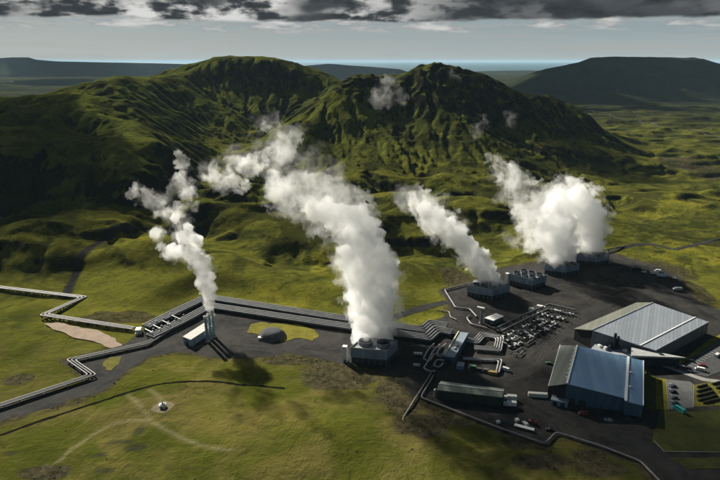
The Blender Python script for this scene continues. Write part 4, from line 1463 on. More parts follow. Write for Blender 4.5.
# ------------------------------------------------------------------ cooling towers
def cooling_tower(label, L_, F_, R_, h, cells, fan_r, stair=None, fan_h=2.2):
    L_, F_, R_ = G(*L_, h), G(*F_, h), G(*R_, h)
    B4 = L_ + R_ - F_
    q = [L_, F_, R_, B4]
    c = (L_ + R_) / 2
    root = thing('cooling_tower', label, 'cooling tower', drop(c, 0))
    inset = [c + (p - c) * 0.97 for p in q]
    MB().prism([drop(p) for p in inset], [Vector((p.x, p.y, h * 0.40)) for p in inset]).build('louver_wall', M['louver'], root)
    MB().prism([Vector((p.x, p.y, h * 0.40 + 0.003)) for p in q], [Vector((p.x, p.y, h - 0.3)) for p in q]).build('wall', M['tower_wall'], root)
    dq = [c + (p - c) * 1.01 for p in q]
    MB().prism([Vector((p.x, p.y, h - 0.297)) for p in dq], [Vector((p.x, p.y, h)) for p in dq]).build('deck', M['deck'], root)
    for a, b in zip(dq, dq[1:] + dq[:1]):
        ua, ub = a.lerp(b, 0.01), a.lerp(b, 0.99)
        MB().bar(ua + Vector((0, 0, 0.55)), ub + Vector((0, 0, 0.55)), 0.15, 1.0).build('parapet', M['deck'], root)
    na, nb_ = cells
    fans = []
    for i in range(na):
        for j in range(nb_):
            p = lerp4(q, (i + 0.5) / na, (j + 0.5) / nb_)
            fans.append(p)
            fs_ = MB().ring_wall((p.x, p.y, h + 0.003), fan_r, fan_h, 0.25, 24).build('fan_casing', M['fan_wall'], root)
            m = MB()
            m.cyl((p.x, p.y, h + 0.2), (p.x, p.y, h + 0.45), fan_r - 0.3, None, 24)
            m.build('fan_well', M['black'], fs_)
            m = MB()
            for b_ in range(6):
                an = b_ * PI / 3
                m.bar((p.x + 0.3 * math.cos(an), p.y + 0.3 * math.sin(an), h + 1.0), (p.x + (fan_r - 0.5) * math.cos(an), p.y + (fan_r - 0.5) * math.sin(an), h + 1.0), 0.7, 0.08)
            m.cyl((p.x, p.y, h + 0.8), (p.x, p.y, h + 1.3), 0.55)
            m.build('fan_blades', M['dark_steel'], fs_)
    # wall ribs
    for a, b, n_ in ((L_, F_, 6), (F_, R_, 4)):
        d_ = (b - a).normalized()
        nrm = Vector((d_.y, -d_.x, 0))
        for k in range(n_ + 1):
            p = a.lerp(b, k / n_) + nrm * 0.12
            MB().box((p.x, p.y, h * 0.5 - 0.2), (0.22, 0.28, h - 0.5), math.atan2(d_.y, d_.x)).build('buttress', M['tower_wall'], root)
    if stair:
        p = G(*stair, 0)
        s = MB().box((p.x, p.y, h * 0.55), (3.2, 3.2, h * 1.1), math.atan2((F_ - L_).y, (F_ - L_).x)).build('stair_tower', M['white_paint'], root)
        MB().box((p.x, p.y - 1.6, 1.3), (1.1, 0.5, 2.2), math.atan2((F_ - L_).y, (F_ - L_).x)).build('door', M['louver'], s)
    return fans


CT = [
    cooling_tower('foreground cooling tower with two big fan casings, standing alone left of the pipe loops', (350.8, 348.6), (387, 351.8), (397.5, 341.5), 11, (2, 1), 4.9, (345, 361.5), 3.0),
    cooling_tower('steaming cooling tower nearest the hut and the bent pale pipe', (467.5, 286.2), (492.5, 290.2), (510, 285.4), 9.5, (3, 2), 3.0, None),
    cooling_tower('idle cooling tower without steam, its six open fan wells showing', (509.5, 274.4), (532.6, 280.2), (546.8, 275.6), 9.5, (3, 2), 3.4, (506.5, 283.5)),
    cooling_tower('steaming cooling tower right of the idle one', (545, 264.8), (566.4, 267.2), (579.6, 264.6), 9.5, (3, 2), 3.2, None),
    cooling_tower('farthest cooling tower at the far end of the black yard', (576, 254.7), (597, 257.0), (609.4, 254.6), 9.5, (3, 2), 3.2, None),
]

# ------------------------------------------------------------------ valve yard
def valve_station(loc, rz, label, kind):
    r = thing('valve_station', label, 'valve station', loc, 'valve stations in the pipe yard')
    x, y = loc.x, loc.y
    ca, sa = math.cos(rz), math.sin(rz)
    L = 4.2
    a = (x - ca * L / 2, y - sa * L / 2, 1.7)
    b = (x + ca * L / 2, y + sa * L / 2, 1.7)
    m = MB().cyl(a, b, 0.85 if kind else 0.65)
    m.cyl(b, (b[0] + ca * 0.4, b[1] + sa * 0.4, 1.7), 0.85 if kind else 0.65, 0.3)
    m.cyl(a, (a[0] - ca * 0.4, a[1] - sa * 0.4, 1.7), 0.85 if kind else 0.65, 0.3)
    m.build('vessel', M['steel'] if kind == 0 else (M['dark_steel'] if kind == 1 else M['white_paint']), r)
    MB().cyl((x, y, 2.3), (x, y, 4.2 + kind * 0.5), 0.25).build('riser', M['steel_dim'], r)
    MB().cyl((x, y, 4.2 + kind * 0.5), (x, y, 4.4 + kind * 0.5), 0.75).build('hand_wheel', M['dark_steel'], r)
    for s_ in (-1, 1):
        MB().box((x + s_ * ca * 1.3, y + s_ * sa * 1.3, 0.5), (0.5, 1.5, 1.0), rz).build('saddle', M['dark_steel'], r)
    m = MB().tube([(x - sa * 0.4, y + ca * 0.4, 1.7), (x - sa * 2.6, y + ca * 2.6, 1.7), (x - sa * 2.6, y + ca * 2.6, 0)], 0.3, 8)
    m.build('branch_pipe', M['steel'], r)
    return r


rows = [(499, 341, 540, 321.5, 9), (504, 345, 546, 325, 10), (511, 349, 551, 328, 9), (540, 315.5, 564, 320.5, 6), (535, 320, 557, 325.5, 6), (552, 310.5, 571, 315.5, 5)]
k = 0
row_names = ['row beside the trunk pipe', 'second row out from the trunk pipe', 'row nearest the dirt road', 'row against the far trunk pipe', 'short middle row of the yard', 'row at the far corner of the yard']
for ri, (u0, v0, u1, v1, n_) in enumerate(rows):
    for i in range(n_):
        s_ = i / max(1, n_ - 1)
        p = G(u0 + (u1 - u0) * s_ + random.uniform(-1, 1), v0 + (v1 - v0) * s_ + random.uniform(-0.6, 0.6), 0)
        valve_station(p, 0.75 + random.choice((0, 0, PI / 2)) + random.uniform(-0.1, 0.1), 'steel vessel on saddles, one of the ' + row_names[ri], k % 3)
        k += 1
for k, uv in enumerate(([(500, 345), (507, 341), (514, 343), (521, 339)], [(510, 349), (519, 344), (526, 346), (533, 341)], [(516, 335), (525, 331), (531, 333), (541, 327)], [(508, 352.5), (514, 354), (521, 350)], [(512, 356), (519, 357), (523, 353)])):
    pipeline(trace(uv), 0.4, 1.6, ['white stepped pipe at the near west end of the valve yard', 'white stepped pipe through the middle of the valve yard', 'white stepped pipe on the far side of the valve yard', 'short white pipe south of the valve rows', 'southernmost short white pipe of the valve yard'][k], M['steel'], 'white stepped pipes in the valve yard', 6)
mv = k = 0
# left manifold between the pipelines
manl = [(150, 329), (157, 326), (164, 322.5), (171, 319), (178, 316.5), (154, 334), (162, 330.5), (169, 327), (176, 323.5), (184, 320), (160, 336), (168, 332)]
for i, (u, v) in enumerate(manl):
    valve_station(G(u, v), 0.9 + (PI / 2 if i % 2 else 0), 'steel vessel and valve standing in the manifold among the left pipelines', i % 2 * 1)
for k, ((u0, v0), (u1, v1)) in enumerate((((146, 335), (153, 338.5)), ((154, 331), (161, 334.5)), ((163, 326.5), (171, 330)), ((172, 321), (181, 325)))):
    a, b = G(u0, v0), G(u1, v1)
    r = thing('pipe_bridge', ['first', 'second', 'third', 'fourth'][k] + ' steel gantry across the left pipelines, counted from the road towards the stacks', 'gantry', drop((a + b) / 2, 0), 'steel gantries over the left pipelines')
    MB().bar(a + Vector((0, 0, 5)), b + Vector((0, 0, 5)), 0.7, 0.6).build('beam', M['steel'], r)
    for p in (a, b):
        MB().box((p.x, p.y, 2.34), (0.45, 0.45, 4.7)).build('post', M['steel_dim'], r)
r = thing('pipe_anchor', 'white anchor block where the upper left pipeline meets the manifold', 'anchor block', G(139, 333))
p = G(139, 333)
MB().box((p.x, p.y, 1.9), (4.0, 5.5, 3.8), 0.2).build('block', M['white_paint'], r)
MB().box((p.x - 0.6, p.y - 3.4, 1.0), (1.4, 2.4, 2.0), 0.2).build('step', M['white_paint'], r)


# ------------------------------------------------------------------ vehicles
def ext(profile, w_):
    m = MB()
    n = len(profile)
    vs = [(-w_ / 2, y, z) for y, z in profile] + [(w_ / 2, y, z) for y, z in profile]
    fs = [list(range(n)), list(range(n, 2 * n))[::-1]] + [[i, (i + 1) % n, n + (i + 1) % n, n + i] for i in range(n)]
    return m.add(vs, fs)


def place(mb, loc, rz):
    R = Matrix.Rotation(rz, 3, 'Z')
    mb.v = [R @ v + loc for v in mb.v]
    return mb


def vehicle(kind, u, v, rz, color, label, group=None, z=None):
    loc = G(u, v, 0)
    if z is not None:
        loc.z = z
    else:
        loc.z = 0.12
    name = {'car': 'parked_car', 'van': 'van', 'truck': 'truck', 'bus': 'minibus'}[kind]
    root = thing(name, label, {'car': 'car', 'van': 'van', 'truck': 'truck', 'bus': 'minibus'}[kind], loc, group)
    mat = paint('%02d%02d%02d' % tuple(int(c * 99) for c in color), color, 0.3)
    if kind == 'car':
        W, wb, wr = 1.85, 1.35, 0.34
        body = [(-2.2, 0.3), (2.2, 0.3), (2.25, 0.7), (1.9, 0.88), (0.95, 0.98), (-1.75, 1.0), (-2.2, 0.92)]
        cab = [(0.95, 0.983), (0.25, 1.46), (-1.35, 1.48), (-1.85, 1.003)]
    elif kind in ('van', 'bus'):
        W, wb, wr = 2.1, 1.75, 0.38
        body = [(-2.8, 0.35), (2.8, 0.35), (2.85, 1.0), (2.35, 1.25), (-2.8, 1.25)]
        cab = [(2.35, 1.253), (1.75, 2.25), (1.5, 2.35), (-2.75, 2.35), (-2.8, 1.253)]
        if kind == 'bus':
            W = 2.4
            body = [(y * 1.35, z) for y, z in body]
            cab = [(y * 1.35, z * 1.1) for y, z in cab]
            cab[0] = (cab[0][0], 1.253)
            cab[-1] = (cab[-1][0], 1.253)
            wb = 2.4
    else:
        W, wb, wr = 2.4, 2.6, 0.5
        body = [(-3.9, 0.7), (3.9, 0.7), (3.9, 1.05), (-3.9, 1.05)]
        cab = [(3.9, 1.053), (3.75, 2.1), (3.3, 2.7), (2.1, 2.7), (2.1, 1.053)]
    place(ext(body, W), loc, rz).build('body', mat if kind != 'truck' else M['dark_steel'], root)
    cabo = place(ext(cab, W * 0.94), loc, rz).build('cabin', mat, root)
    yz = [c for c in cab]
    zt = max(z_ for _, z_ in cab)
    zb = min(z_ for _, z_ in cab)
    y_front = max(y_ for y_, _ in cab)
    y_back = min(y_ for y_, _ in cab)
    m = MB()
    m.box((0, (y_front * 0.78 + y_back * 0.8) / 2, zb + (zt - zb) * 0.55), (W * 0.955, (y_front * 0.70 - y_back * 0.74) if kind != 'truck' else 1.0, (zt - zb) * 0.5))
    if kind == 'truck':
        m = MB().box((0, 3.0, 2.0), (W * 0.955, 0.9, 0.6))
    place(m, loc, rz).build('side_window', M['glass'], cabo)
    fz = [c for c in cab if c[0] > 0][:2]
    (ya, za), (yb, zb2) = cab[0], cab[1]
    m = MB()
    for_ = 0.02
    ws = [(-W * 0.42, ya - (ya - yb) * 0.12 + for_, za + (zb2 - za) * 0.12), (W * 0.42, ya - (ya - yb) * 0.12 + for_, za + (zb2 - za) * 0.12), (W * 0.40, yb + (ya - yb) * 0.1 + for_, zb2 - (zb2 - za) * 0.1), (-W * 0.40, yb + (ya - yb) * 0.1 + for_, zb2 - (zb2 - za) * 0.1)]
    m.prism(ws, [(a, b + 0.03, c + 0.02) for a, b, c in ws])
    place(m, loc, rz).build('windscreen', M['glass'], cabo)
    if kind == 'truck':
        place(MB().box((0, -0.95, 2.3), (2.5, 5.8, 2.4)), loc, rz).build('cargo_box', mat, root)
    for sx in (-1, 1):
        for yy in (-wb, wb):
            place(MB().cyl((sx * (W / 2 - 0.12), yy, wr), (sx * (W / 2 + 0.06), yy, wr), wr), loc, rz).build('wheel', M['rubber'], root)
    return root


WH, DK, RD, BL, TL, GN, YL, SV = (0.72, 0.72, 0.7), (0.02, 0.02, 0.024), (0.20, 0.03, 0.025), (0.10, 0.22, 0.42), (0.05, 0.45, 0.42), (0.05, 0.16, 0.08), (0.34, 0.25, 0.07), (0.4, 0.42, 0.44)
vehicle('truck', 636, 270.5, 1.3, DK, 'dark box truck parked at the far yard edge beside two thin masts')
vehicle('car', 644, 272.5, 1.1, WH, 'white car right behind the dark box truck')
vehicle('truck', 654, 274.6, 1.2, WH, 'white box truck at the far yard edge, left of the pale blue one')
vehicle('van', 657.5, 271.8, 1.2, WH, 'white van behind the white box truck, nearest the moss bank')
vehicle('truck', 661, 277.4, 1.2, (0.45, 0.58, 0.70), 'pale blue box truck at the far yard edge')
vehicle('car', 674, 278.5, 0.5, WH, 'lone white car close under the brown bank')
vehicle('truck', 677, 291, 1.5, SV, 'silver box truck standing apart behind the grey-roofed hall')
vehicle('van', 717, 356.5, -0.9, WH, 'white van on the upper car park by the photo edge')
vehicle('van', 699.5, 370.5, 1.1, WH, 'white van at the lower edge of the upper car park')
vehicle('car', 702.5, 366.2, 1.1, RD, 'red car behind the white van on the upper car park')
vehicle('car', 690.5, 361.4, 1.1, DK, 'black car alone at the upper kerb of the car park')
for k, (u, v) in enumerate(((677, 366.6), (682.5, 367.6), (688, 369.2))):
    vehicle('car', u, v, 0.7, DK if k != 1 else (0.12, 0.12, 0.13), ['left', 'middle', 'right'][k] + ' one of three dark cars near the walkway', 'dark cars near the walkway')
for k, (u, v) in enumerate(((672.6, 387), (673, 392.6), (673.8, 398.4), (674.8, 404.2))):
    vehicle('car', u, v, 1.75, [(0.05, 0.06, 0.07), DK, (0.1, 0.1, 0.1), DK][k], ['first', 'second', 'third', 'fourth'][k] + ' dark car from the top in the row beside the yellow grass strip', 'dark cars by the yellow grass strip')
vehicle('bus', 678.5, 410.6, 0.4, TL, 'turquoise minibus at the foot of the lower car park')
vehicle('truck', 510, 400.3, 1.45, WH, 'white truck by the east gable of the green shed, the farther of two')
vehicle('truck', 509.6, 406.6, 1.45, WH, 'white truck by the east gable of the green shed, the nearer of two')
vehicle('car', 548.5, 364, 1.2, GN, 'green car beside the west eaves of the blue-roofed hall')
vehicle('car', 549.5, 430.5, 1.3, DK, 'dark car near the corner of the perimeter pipe')
vehicle('van', 505, 370.5, 0.9, WH, 'white van right of the corner pipes')
vehicle('car', 525.5, 424.8, 0.3, WH, 'white car between the flatbed trailer and the red loader')
vehicle('van', 583, 415, 1.4, RD, 'red van in the shade before the blue-roofed hall')
vehicle('car', 608, 421, 1.3, SV, 'silver car on the road before the blue-roofed hall')

# wheel loader, trailer, containers
p = G(532, 423.4, 0)
p.z = 0.12
r = thing('wheel_loader', 'red wheel loader in the yard near the flatbed trailer', 'loader', p)
rz = 0.8
place(ext([(-2.6, 0.8), (0.4, 0.8), (0.4, 1.7), (-2.4, 1.9)], 2.0), p, rz).build('body', paint('loader_red', (0.26, 0.04, 0.03)), r)
place(ext([(0.4, 0.9), (2.0, 0.8), (2.0, 1.2), (0.4, 1.4)], 1.4), p, rz).build('front_frame', paint('loader_red', (0.26, 0.04, 0.03)), r)
place(ext([(-1.2, 1.95), (0.4, 1.75), (0.2, 3.1), (-1.2, 3.1)], 1.5), p, rz).build('cab', M['glass'], r)
place(MB().bar((-0.6, 1.2, 1.3), (-0.6, 3.3, 0.9), 0.25, 0.3).bar((0.6, 1.2, 1.3), (0.6, 3.3, 0.9), 0.25, 0.3), p, rz).build('arm', paint('loader_red', (0.26, 0.04, 0.03)), r)
place(ext([(3.2, 0.15), (4.3, 0.1), (3.7, 0.5), (3.4, 1.3), (3.2, 1.3)], 2.6), p, rz).build('bucket', M['dark_steel'], r)
for sx in (-1, 1):
    for yy in (-1.5, 1.3):
        place(MB().cyl((sx * 0.9, yy, 0.75), (sx * 1.5, yy, 0.75), 0.75), p, rz).build('wheel', M['rubber'], r)
p = G(524, 429.2, 0)
p.z = 0.12
r = thing('trailer', 'long white flatbed trailer beside the perimeter pipe', 'trailer', p)
rz = 1.12
place(MB().box((0, 0, 1.25), (2.4, 11, 0.35)), p, rz).build('bed', M['white_paint'], r)
place(MB().box((0, 6.3, 1.15), (0.3, 1.6, 0.25)), p, rz).build('drawbar', M['dark_steel'], r)
for yy in (-3.8, -2.6, 3.6):
    for sx in (-1, 1):
        place(MB().cyl((sx * 0.8, yy, 0.5), (sx * 1.15, yy, 0.5), 0.5), p, rz).build('wheel', M['rubber'], r)


def container(u, v, rz, size, color, label, name='container', cat='container'):
    p = G(u, v, 0)
    p.z = 0.12
    r = thing(name, label, cat, p)
    L, W, Hh = size
    place(MB().box((0, 0, Hh / 2), (W, L, Hh)), p, rz).build('body', paint(name + str(int(u)), color, 0.5), r)
    m = MB()
    for k in range(int(L / 0.8)):
        for sx in (-1, 1):
            m.box((sx * (W / 2 + 0.03), -L / 2 + 0.4 + k * 0.8, Hh / 2), (0.08, 0.3, Hh * 0.86))
    place(m, p, rz).build('side_rib', paint(name + str(int(u)), color, 0.5), r)
    place(MB().box((0, L / 2 + 0.05, Hh / 2), (W * 0.86, 0.1, Hh * 0.86)), p, rz).build('door', paint(name + str(int(u)), color, 0.5), r)
    place(MB().box((0, 0, Hh + 0.045), (W * 0.97, L * 0.97, 0.08)), p, rz).build('roof', paint(name + str(int(u)), color, 0.5), r)


container(538, 396.6, 1.45, (12, 2.4, 2.4), (0.66, 0.64, 0.58), 'long cream container before the west eaves of the blue-roofed hall')
container(473, 369, 1.3, (4, 2.4, 2.4), GN, 'green container first in the row under the corner pipes')
container(479.5, 371.2, 1.3, (3.4, 2.2, 2.2), (0.05, 0.05, 0.055), 'black container second in the row under the corner pipes')
container(486, 372.4, 1.3, (3.4, 2.2, 2.4), (0.09, 0.09, 0.095), 'dark grey container third in the row under the corner pipes')
container(492.3, 374.2, 1.3, (6, 2.4, 2.0), YL, 'yellow container at the end of the row under the corner pipes')
container(541, 308.5, 1.1, (7, 3, 2.4), (0.68, 0.68, 0.66), 'white container at the far bend of the trunk pipe')
container(531, 310.6, 1.1, (4, 2.4, 2.2), (0.6, 0.6, 0.58), 'smaller white container left of the trunk pipe bend')
container(517, 421.6, 0.3, (2.2, 2.0, 1.6), (0.6, 0.6, 0.58), 'small white skip on the road beside the trailer', 'skip', 'skip')
container(498.2, 423.2, 0.3, (2.0, 2.0, 1.3), (0.62, 0.62, 0.56), 'white crate on the grass below the green shed', 'crate', 'crate')
container(418, 354.6, 1.45, (6, 1.6, 1.4), (0.62, 0.62, 0.6), 'low white container between the foreground cooling tower and the pipe loops')
container(416.5, 366, 1.35, (4.5, 1.5, 1.3), (0.5, 0.5, 0.5), 'low grey container in the shade below the white one')

# masts, hedges, power poles
for k, (u, v, hh) in enumerate(((631, 271.5, 12), (634, 267, 11))):
    b = G(u, v, 0)
    r = thing('mast', ['left', 'right'][k] + ' one of two thin masts at the far yard edge', 'mast', b, 'thin masts at the yard edge')
    MB().cyl(b, b + Vector((0, 0, hh)), 0.22, 0.12, 8).build('pole', M['steel_dim'], r)
    MB().box((b.x, b.y - 0.3, hh + 0.15), (1.4, 0.9, 0.3)).build('lamp_head', M['white_paint'], r)
hedge_mat = noisy('clipped_hedge', (0.015, 0.016, 0.007), (0.035, 0.034, 0.012), 0.8, 0.95, 0, 0.3)
hu = [((697, 388.0), (707, 385.4)), ((696.5, 392.5), (711, 388.6)), ((696.4, 397), (714, 392.2)), ((698, 401.5), (717, 396.2)), ((703, 404), (720, 399.8)), ((712, 385), (722, 382.4)), ((716, 389), (728, 386)), ((719, 393), (733, 389.6)), ((722, 397.4), (738, 393.6))]
for k, (a, b) in enumerate(hu):
    a, b = G(*a), G(*b)
    m = MB()
    nseg = 14
    vs = []
    d = (b - a).normalized()
    nr = Vector((-d.y, d.x, 0))
    for i in range(nseg + 1):
        c = a.lerp(b, i / nseg)
        taper = 0.55 if i in (0, nseg) else 1.0
        for off_, z in ((-0.9, 0.1), (-0.85, 0.9), (-0.4, 1.35), (0.4, 1.3), (0.85, 0.85), (0.9, 0.1)):
            vs.append(c + nr * off_ * taper * random.uniform(0.85, 1.15) + Vector((0, 0, 0.15 + z * taper * random.uniform(0.85, 1.15))))
    fs = [[i * 6 + j, i * 6 + j + 1, (i + 1) * 6 + j + 1, (i + 1) * 6 + j] for i in range(nseg) for j in range(5)]
    fs += [list(range(6)), list(range(nseg * 6, nseg * 6 + 6))[::-1]]
    m.add(vs, fs, True)
    tag(m.build('hedge', hedge_mat), ['first', 'second', 'third', 'fourth', 'fifth', 'first', 'second', 'third', 'fourth'][k] + (' hedge row from the top in the left bed by the lower car park' if k < 5 else ' hedge row from the top in the right bed at the photo edge'), 'hedge', 'hedge rows beside the lower car park')
for k, (u, v, hh) in enumerate(((709.5, 172.6, 14), (718.5, 183, 16))):
    q = G(u, v, 2)
    gz = ground_z(q.x, q.y)
    r = thing('power_pole', ['far', 'near'][k] + ' wooden H-frame power pole on the mossy lava at the photo edge', 'power pole', Vector((q.x, q.y, gz)), 'H-frame power poles')
    wood = M.setdefault('wood', noisy('tarred_wood', (0.02, 0.017, 0.014), (0.045, 0.038, 0.03), 0.8, 0.85))
    for sx in (-2.4, 2.4):
        MB().cyl((q.x + sx, q.y, gz - 1), (q.x + sx, q.y, gz + hh), 0.32, 0.24, 8).build('pole', wood, r)
    MB().box((q.x, q.y, gz + hh - 1.2), (9, 0.35, 0.5)).build('crossarm', wood, r)
    m = MB().bar((q.x - 2.4, q.y, gz + hh * 0.45), (q.x + 2.4, q.y, gz + hh * 0.8), 0.25, 0.3)
    m.build('brace', wood, r)
    for sx in (-4, 0, 4):
        MB().cyl((q.x + sx, q.y, gz + hh - 2.6), (q.x + sx, q.y, gz + hh - 1.45), 0.16, 0.16, 6).build('insulator', M['glass'], r)
p = G(12, 82, 0)
gz = ground_z(p.x, p.y)
r = thing('farmhouse', 'tiny white farmhouse far off on the left plain', 'farmhouse', Vector((p.x, p.y, gz)))
MB().box((p.x, p.y, gz + 4), (26, 14, 8)).build('wall', M['white_paint'], r)
MB().add([(p.x - 14, p.y - 8, gz + 8.01), (p.x + 14, p.y - 8, gz + 8.01), (p.x + 14, p.y + 8, gz + 8.01), (p.x - 14, p.y + 8, gz + 8.01), (p.x - 14, p.y, gz + 13), (p.x + 14, p.y, gz + 13)], [[0, 1, 5, 4], [2, 3, 4, 5], [0, 4, 3], [1, 2, 5], [0, 3, 2, 1]]).build('roof', M['grey_wall'], r)

# dark lava stones lying about on bare soil and at the edges of the gravel
m = MB()
v0, f0 = ico_rock = ([(0.9, 0.1, 0.2), (-0.8, 0.3, 0.1), (0.1, -0.9, 0.2), (0.0, 0.8, 0.15), (0.2, 0.1, 0.75), (-0.2, -0.3, 0.65), (0.7, -0.6, -0.3), (-0.7, -0.6, -0.3), (-0.6, 0.7, -0.3), (0.6, 0.7, -0.3)],
                     [[0, 3, 4], [3, 1, 4], [1, 5, 4], [1, 2, 5], [2, 0, 4], [2, 4, 5], [0, 9, 3], [3, 8, 1], [1, 7, 2], [2, 6, 0], [0, 6, 9], [3, 9, 8], [1, 8, 7], [2, 7, 6]])
spots = np.argwhere(((soil > 0.4) & (sd > 1.5)) & (Y < 620) & (Y > 215) & (np.abs(X) < 420))
spots2 = np.argwhere((sd > 2) & (rd > 3) & (Y < 560) & (Y > 215) & (np.abs(X) < 420) & (nz1 > 0.16))
pick = [tuple(spots[k]) for k in rng.integers(0, len(spots), 1500)] + [tuple(spots2[k]) for k in rng.integers(0, len(spots2), 160)]
for i, j in pick:
    x_, y_ = xs[i] + rng.uniform(-1, 1), ys[j] + rng.uniform(-1, 1)
    s_ = 0.14 + 0.5 * rng.random() ** 3
    a_ = rng.uniform(0, 2 * PI)
    ca, sa = math.cos(a_), math.sin(a_)
    z_ = ground_z(x_, y_)
    m.add([(x_ + (p[0] * ca - p[1] * sa) * s_ * 1.2, y_ + (p[0] * sa + p[1] * ca) * s_, z_ + p[2] * s_) for p in v0], f0)
o = m.build('lava_stones', noisy('lava_stone', (0.012, 0.012, 0.012), (0.045, 0.042, 0.038), 0.8, 1.0, 0, 0, 0.05))
o['kind'] = 'stuff'


# ------------------------------------------------------------------ steam
def vol_mat(name, density, aniso=0.25, color=(1, 1, 1)):
    m, t = new_mat(name)
    v = t.node('ShaderNodeVolumePrincipled')
    v.inputs['Color'].default_value = (*color, 1)
    v.inputs['Density'].default_value = density
    v.inputs['Anisotropy'].default_value = aniso
    t.l.new(v.outputs[0], t.node('ShaderNodeOutputMaterial').inputs['Volume'])
    m.cycles.homogeneous_volume = True
    return m


def ragged_vol(name, density, scale, lo, hi, step, floor=0.0):
    m, t = new_mat(name)
    v = t.node('ShaderNodeVolumePrincipled')
    P = t.node('ShaderNodeNewGeometry').outputs['Position']
    n = t.noise(P, scale, 4, 0.62, 0.5)
    t.put(v.inputs['Density'], t.ramp(n, lo, hi, floor, density))
    v.inputs['Color'].default_value = (1, 1, 1, 1)
    v.inputs['Anisotropy'].default_value = 0.25
    t.l.new(v.outputs[0], t.node('ShaderNodeOutputMaterial').inputs['Volume'])
    m.cycles.volume_step_rate = step
    return m


M['steam'] = ragged_vol('dense_steam', 0.24, 0.085, 0.30, 0.66, 0.28, 0.05)
M['veil'] = ragged_vol('thin_steam', 0.11, 0.075, 0.42, 0.72, 0.22)
M['wisp'] = ragged_vol('wisp_steam', 0.011, 0.05, 0.42, 0.72, 0.22)
M['drift'] = ragged_vol('drifting_steam', 0.030, 0.045, 0.46, 0.74, 0.25)
M['cloud'] = vol_mat('cloud_vapour', 0.016, 0.5)

_ico = {}


def ico(sub):
    if sub not in _ico:
        bm = bmesh.new()
        bmesh.ops.create_icosphere(bm, subdivisions=sub, radius=1.0)
        _ico[sub] = (np.array([v.co[:] for v in bm.verts]), [[v.index for v in f.verts] for f in bm.faces])
        bm.free()
    return _ico[sub]


def noise3(p, seed):
    """cheap billowy value from three crossed planes of noise"""
    a = perlin(p[:, 0] + seed, p[:, 1] + 0.37 * p[:, 2])
    b = perlin(p[:, 1] - seed, p[:, 2] + 0.41 * p[:, 0])
    c = perlin(p[:, 2] + 2 * seed, p[:, 0] + 0.33 * p[:, 1])
    return (a + b + c) / 1.7


def blob_mesh(name, balls, voxel, mat, parent, billow, scales, seed=1.0, origin=(0, 0, 0)):
    """one lumpy closed surface round many balls"""
    vs, fs, o = [], [], 0
    for c, r, sub in balls:
        v, f = ico(sub)
        vs.append(v * r + np.array(c))
        fs += [[i + o for i in q] for q in f]
        o += len(v)
    me_ = bpy.data.meshes.new(name)
    me_.from_pydata(np.concatenate(vs).tolist(), [], fs)
    tmp = bpy.data.objects.new(name, me_)
    COL.objects.link(tmp)
    md = tmp.modifiers.new('join', 'REMESH')
    md.mode = 'VOXEL'
    md.voxel_size = voxel
    dg = bpy.context.evaluated_depsgraph_get()
    dg.update()
    m2 = bpy.data.meshes.new_from_object(tmp.evaluated_get(dg))
    bpy.data.objects.remove(tmp)
    # drop stray crumbs
    ne = len(m2.edges)
    ed = np.empty(ne * 2, np.int32)
    m2.edges.foreach_get('vertices', ed)
    ed = ed.reshape(-1, 2)
    lab = np.arange(len(m2.vertices))
    while True:
        mn = np.minimum(lab[ed[:, 0]], lab[ed[:, 1]])
        new = lab.copy()
        np.minimum.at(new, ed[:, 0], mn)
        np.minimum.at(new, ed[:, 1], mn)
        new = new[new]
        if (new == lab).all():
            break
        lab = new
    cnt = np.bincount(lab, minlength=len(lab))[lab]
    bad = np.nonzero(cnt < max(120, 0.004 * len(lab)))[0]
    if len(bad):
        bm = bmesh.new()
        bm.from_mesh(m2)
        bm.verts.ensure_lookup_table()
        bmesh.ops.delete(bm, geom=[bm.verts[int(i)] for i in bad], context='VERTS')
        bm.to_mesh(m2)
        bm.free()
        m2.update()
    n = len(m2.vertices)
    co_ = np.empty(n * 3, np.float32)
    m2.vertices.foreach_get('co', co_)
    co_ = co_.reshape(-1, 3).astype(float)
    for amp, sc in zip(billow, scales):
        no = np.empty(n * 3, np.float32)
        m2.vertex_normals.foreach_get('vector', no)
        no = no.reshape(-1, 3)
        d = np.abs(noise3(co_ / sc, seed)) * 2 - 0.55
        co_ = co_ + no * (d * amp)[:, None]
        m2.vertices.foreach_set('co', co_.astype(np.float32).ravel())
        m2.update()
    base = Vector(origin) if parent is None else parent.location
    co_ = co_ - np.array(base)
    m2.vertices.foreach_set('co', co_.astype(np.float32).ravel())
    m2.polygons.foreach_set('use_smooth', np.ones(len(m2.polygons), bool))
    m2.update()
    m2.materials.clear()
    m2.materials.append(mat)
    m2.name = name
    ob = bpy.data.objects.new(name, m2)
    COL.objects.link(ob)
    if parent is not None:
        ob.parent = parent
    else:
        ob.location = base
    return ob


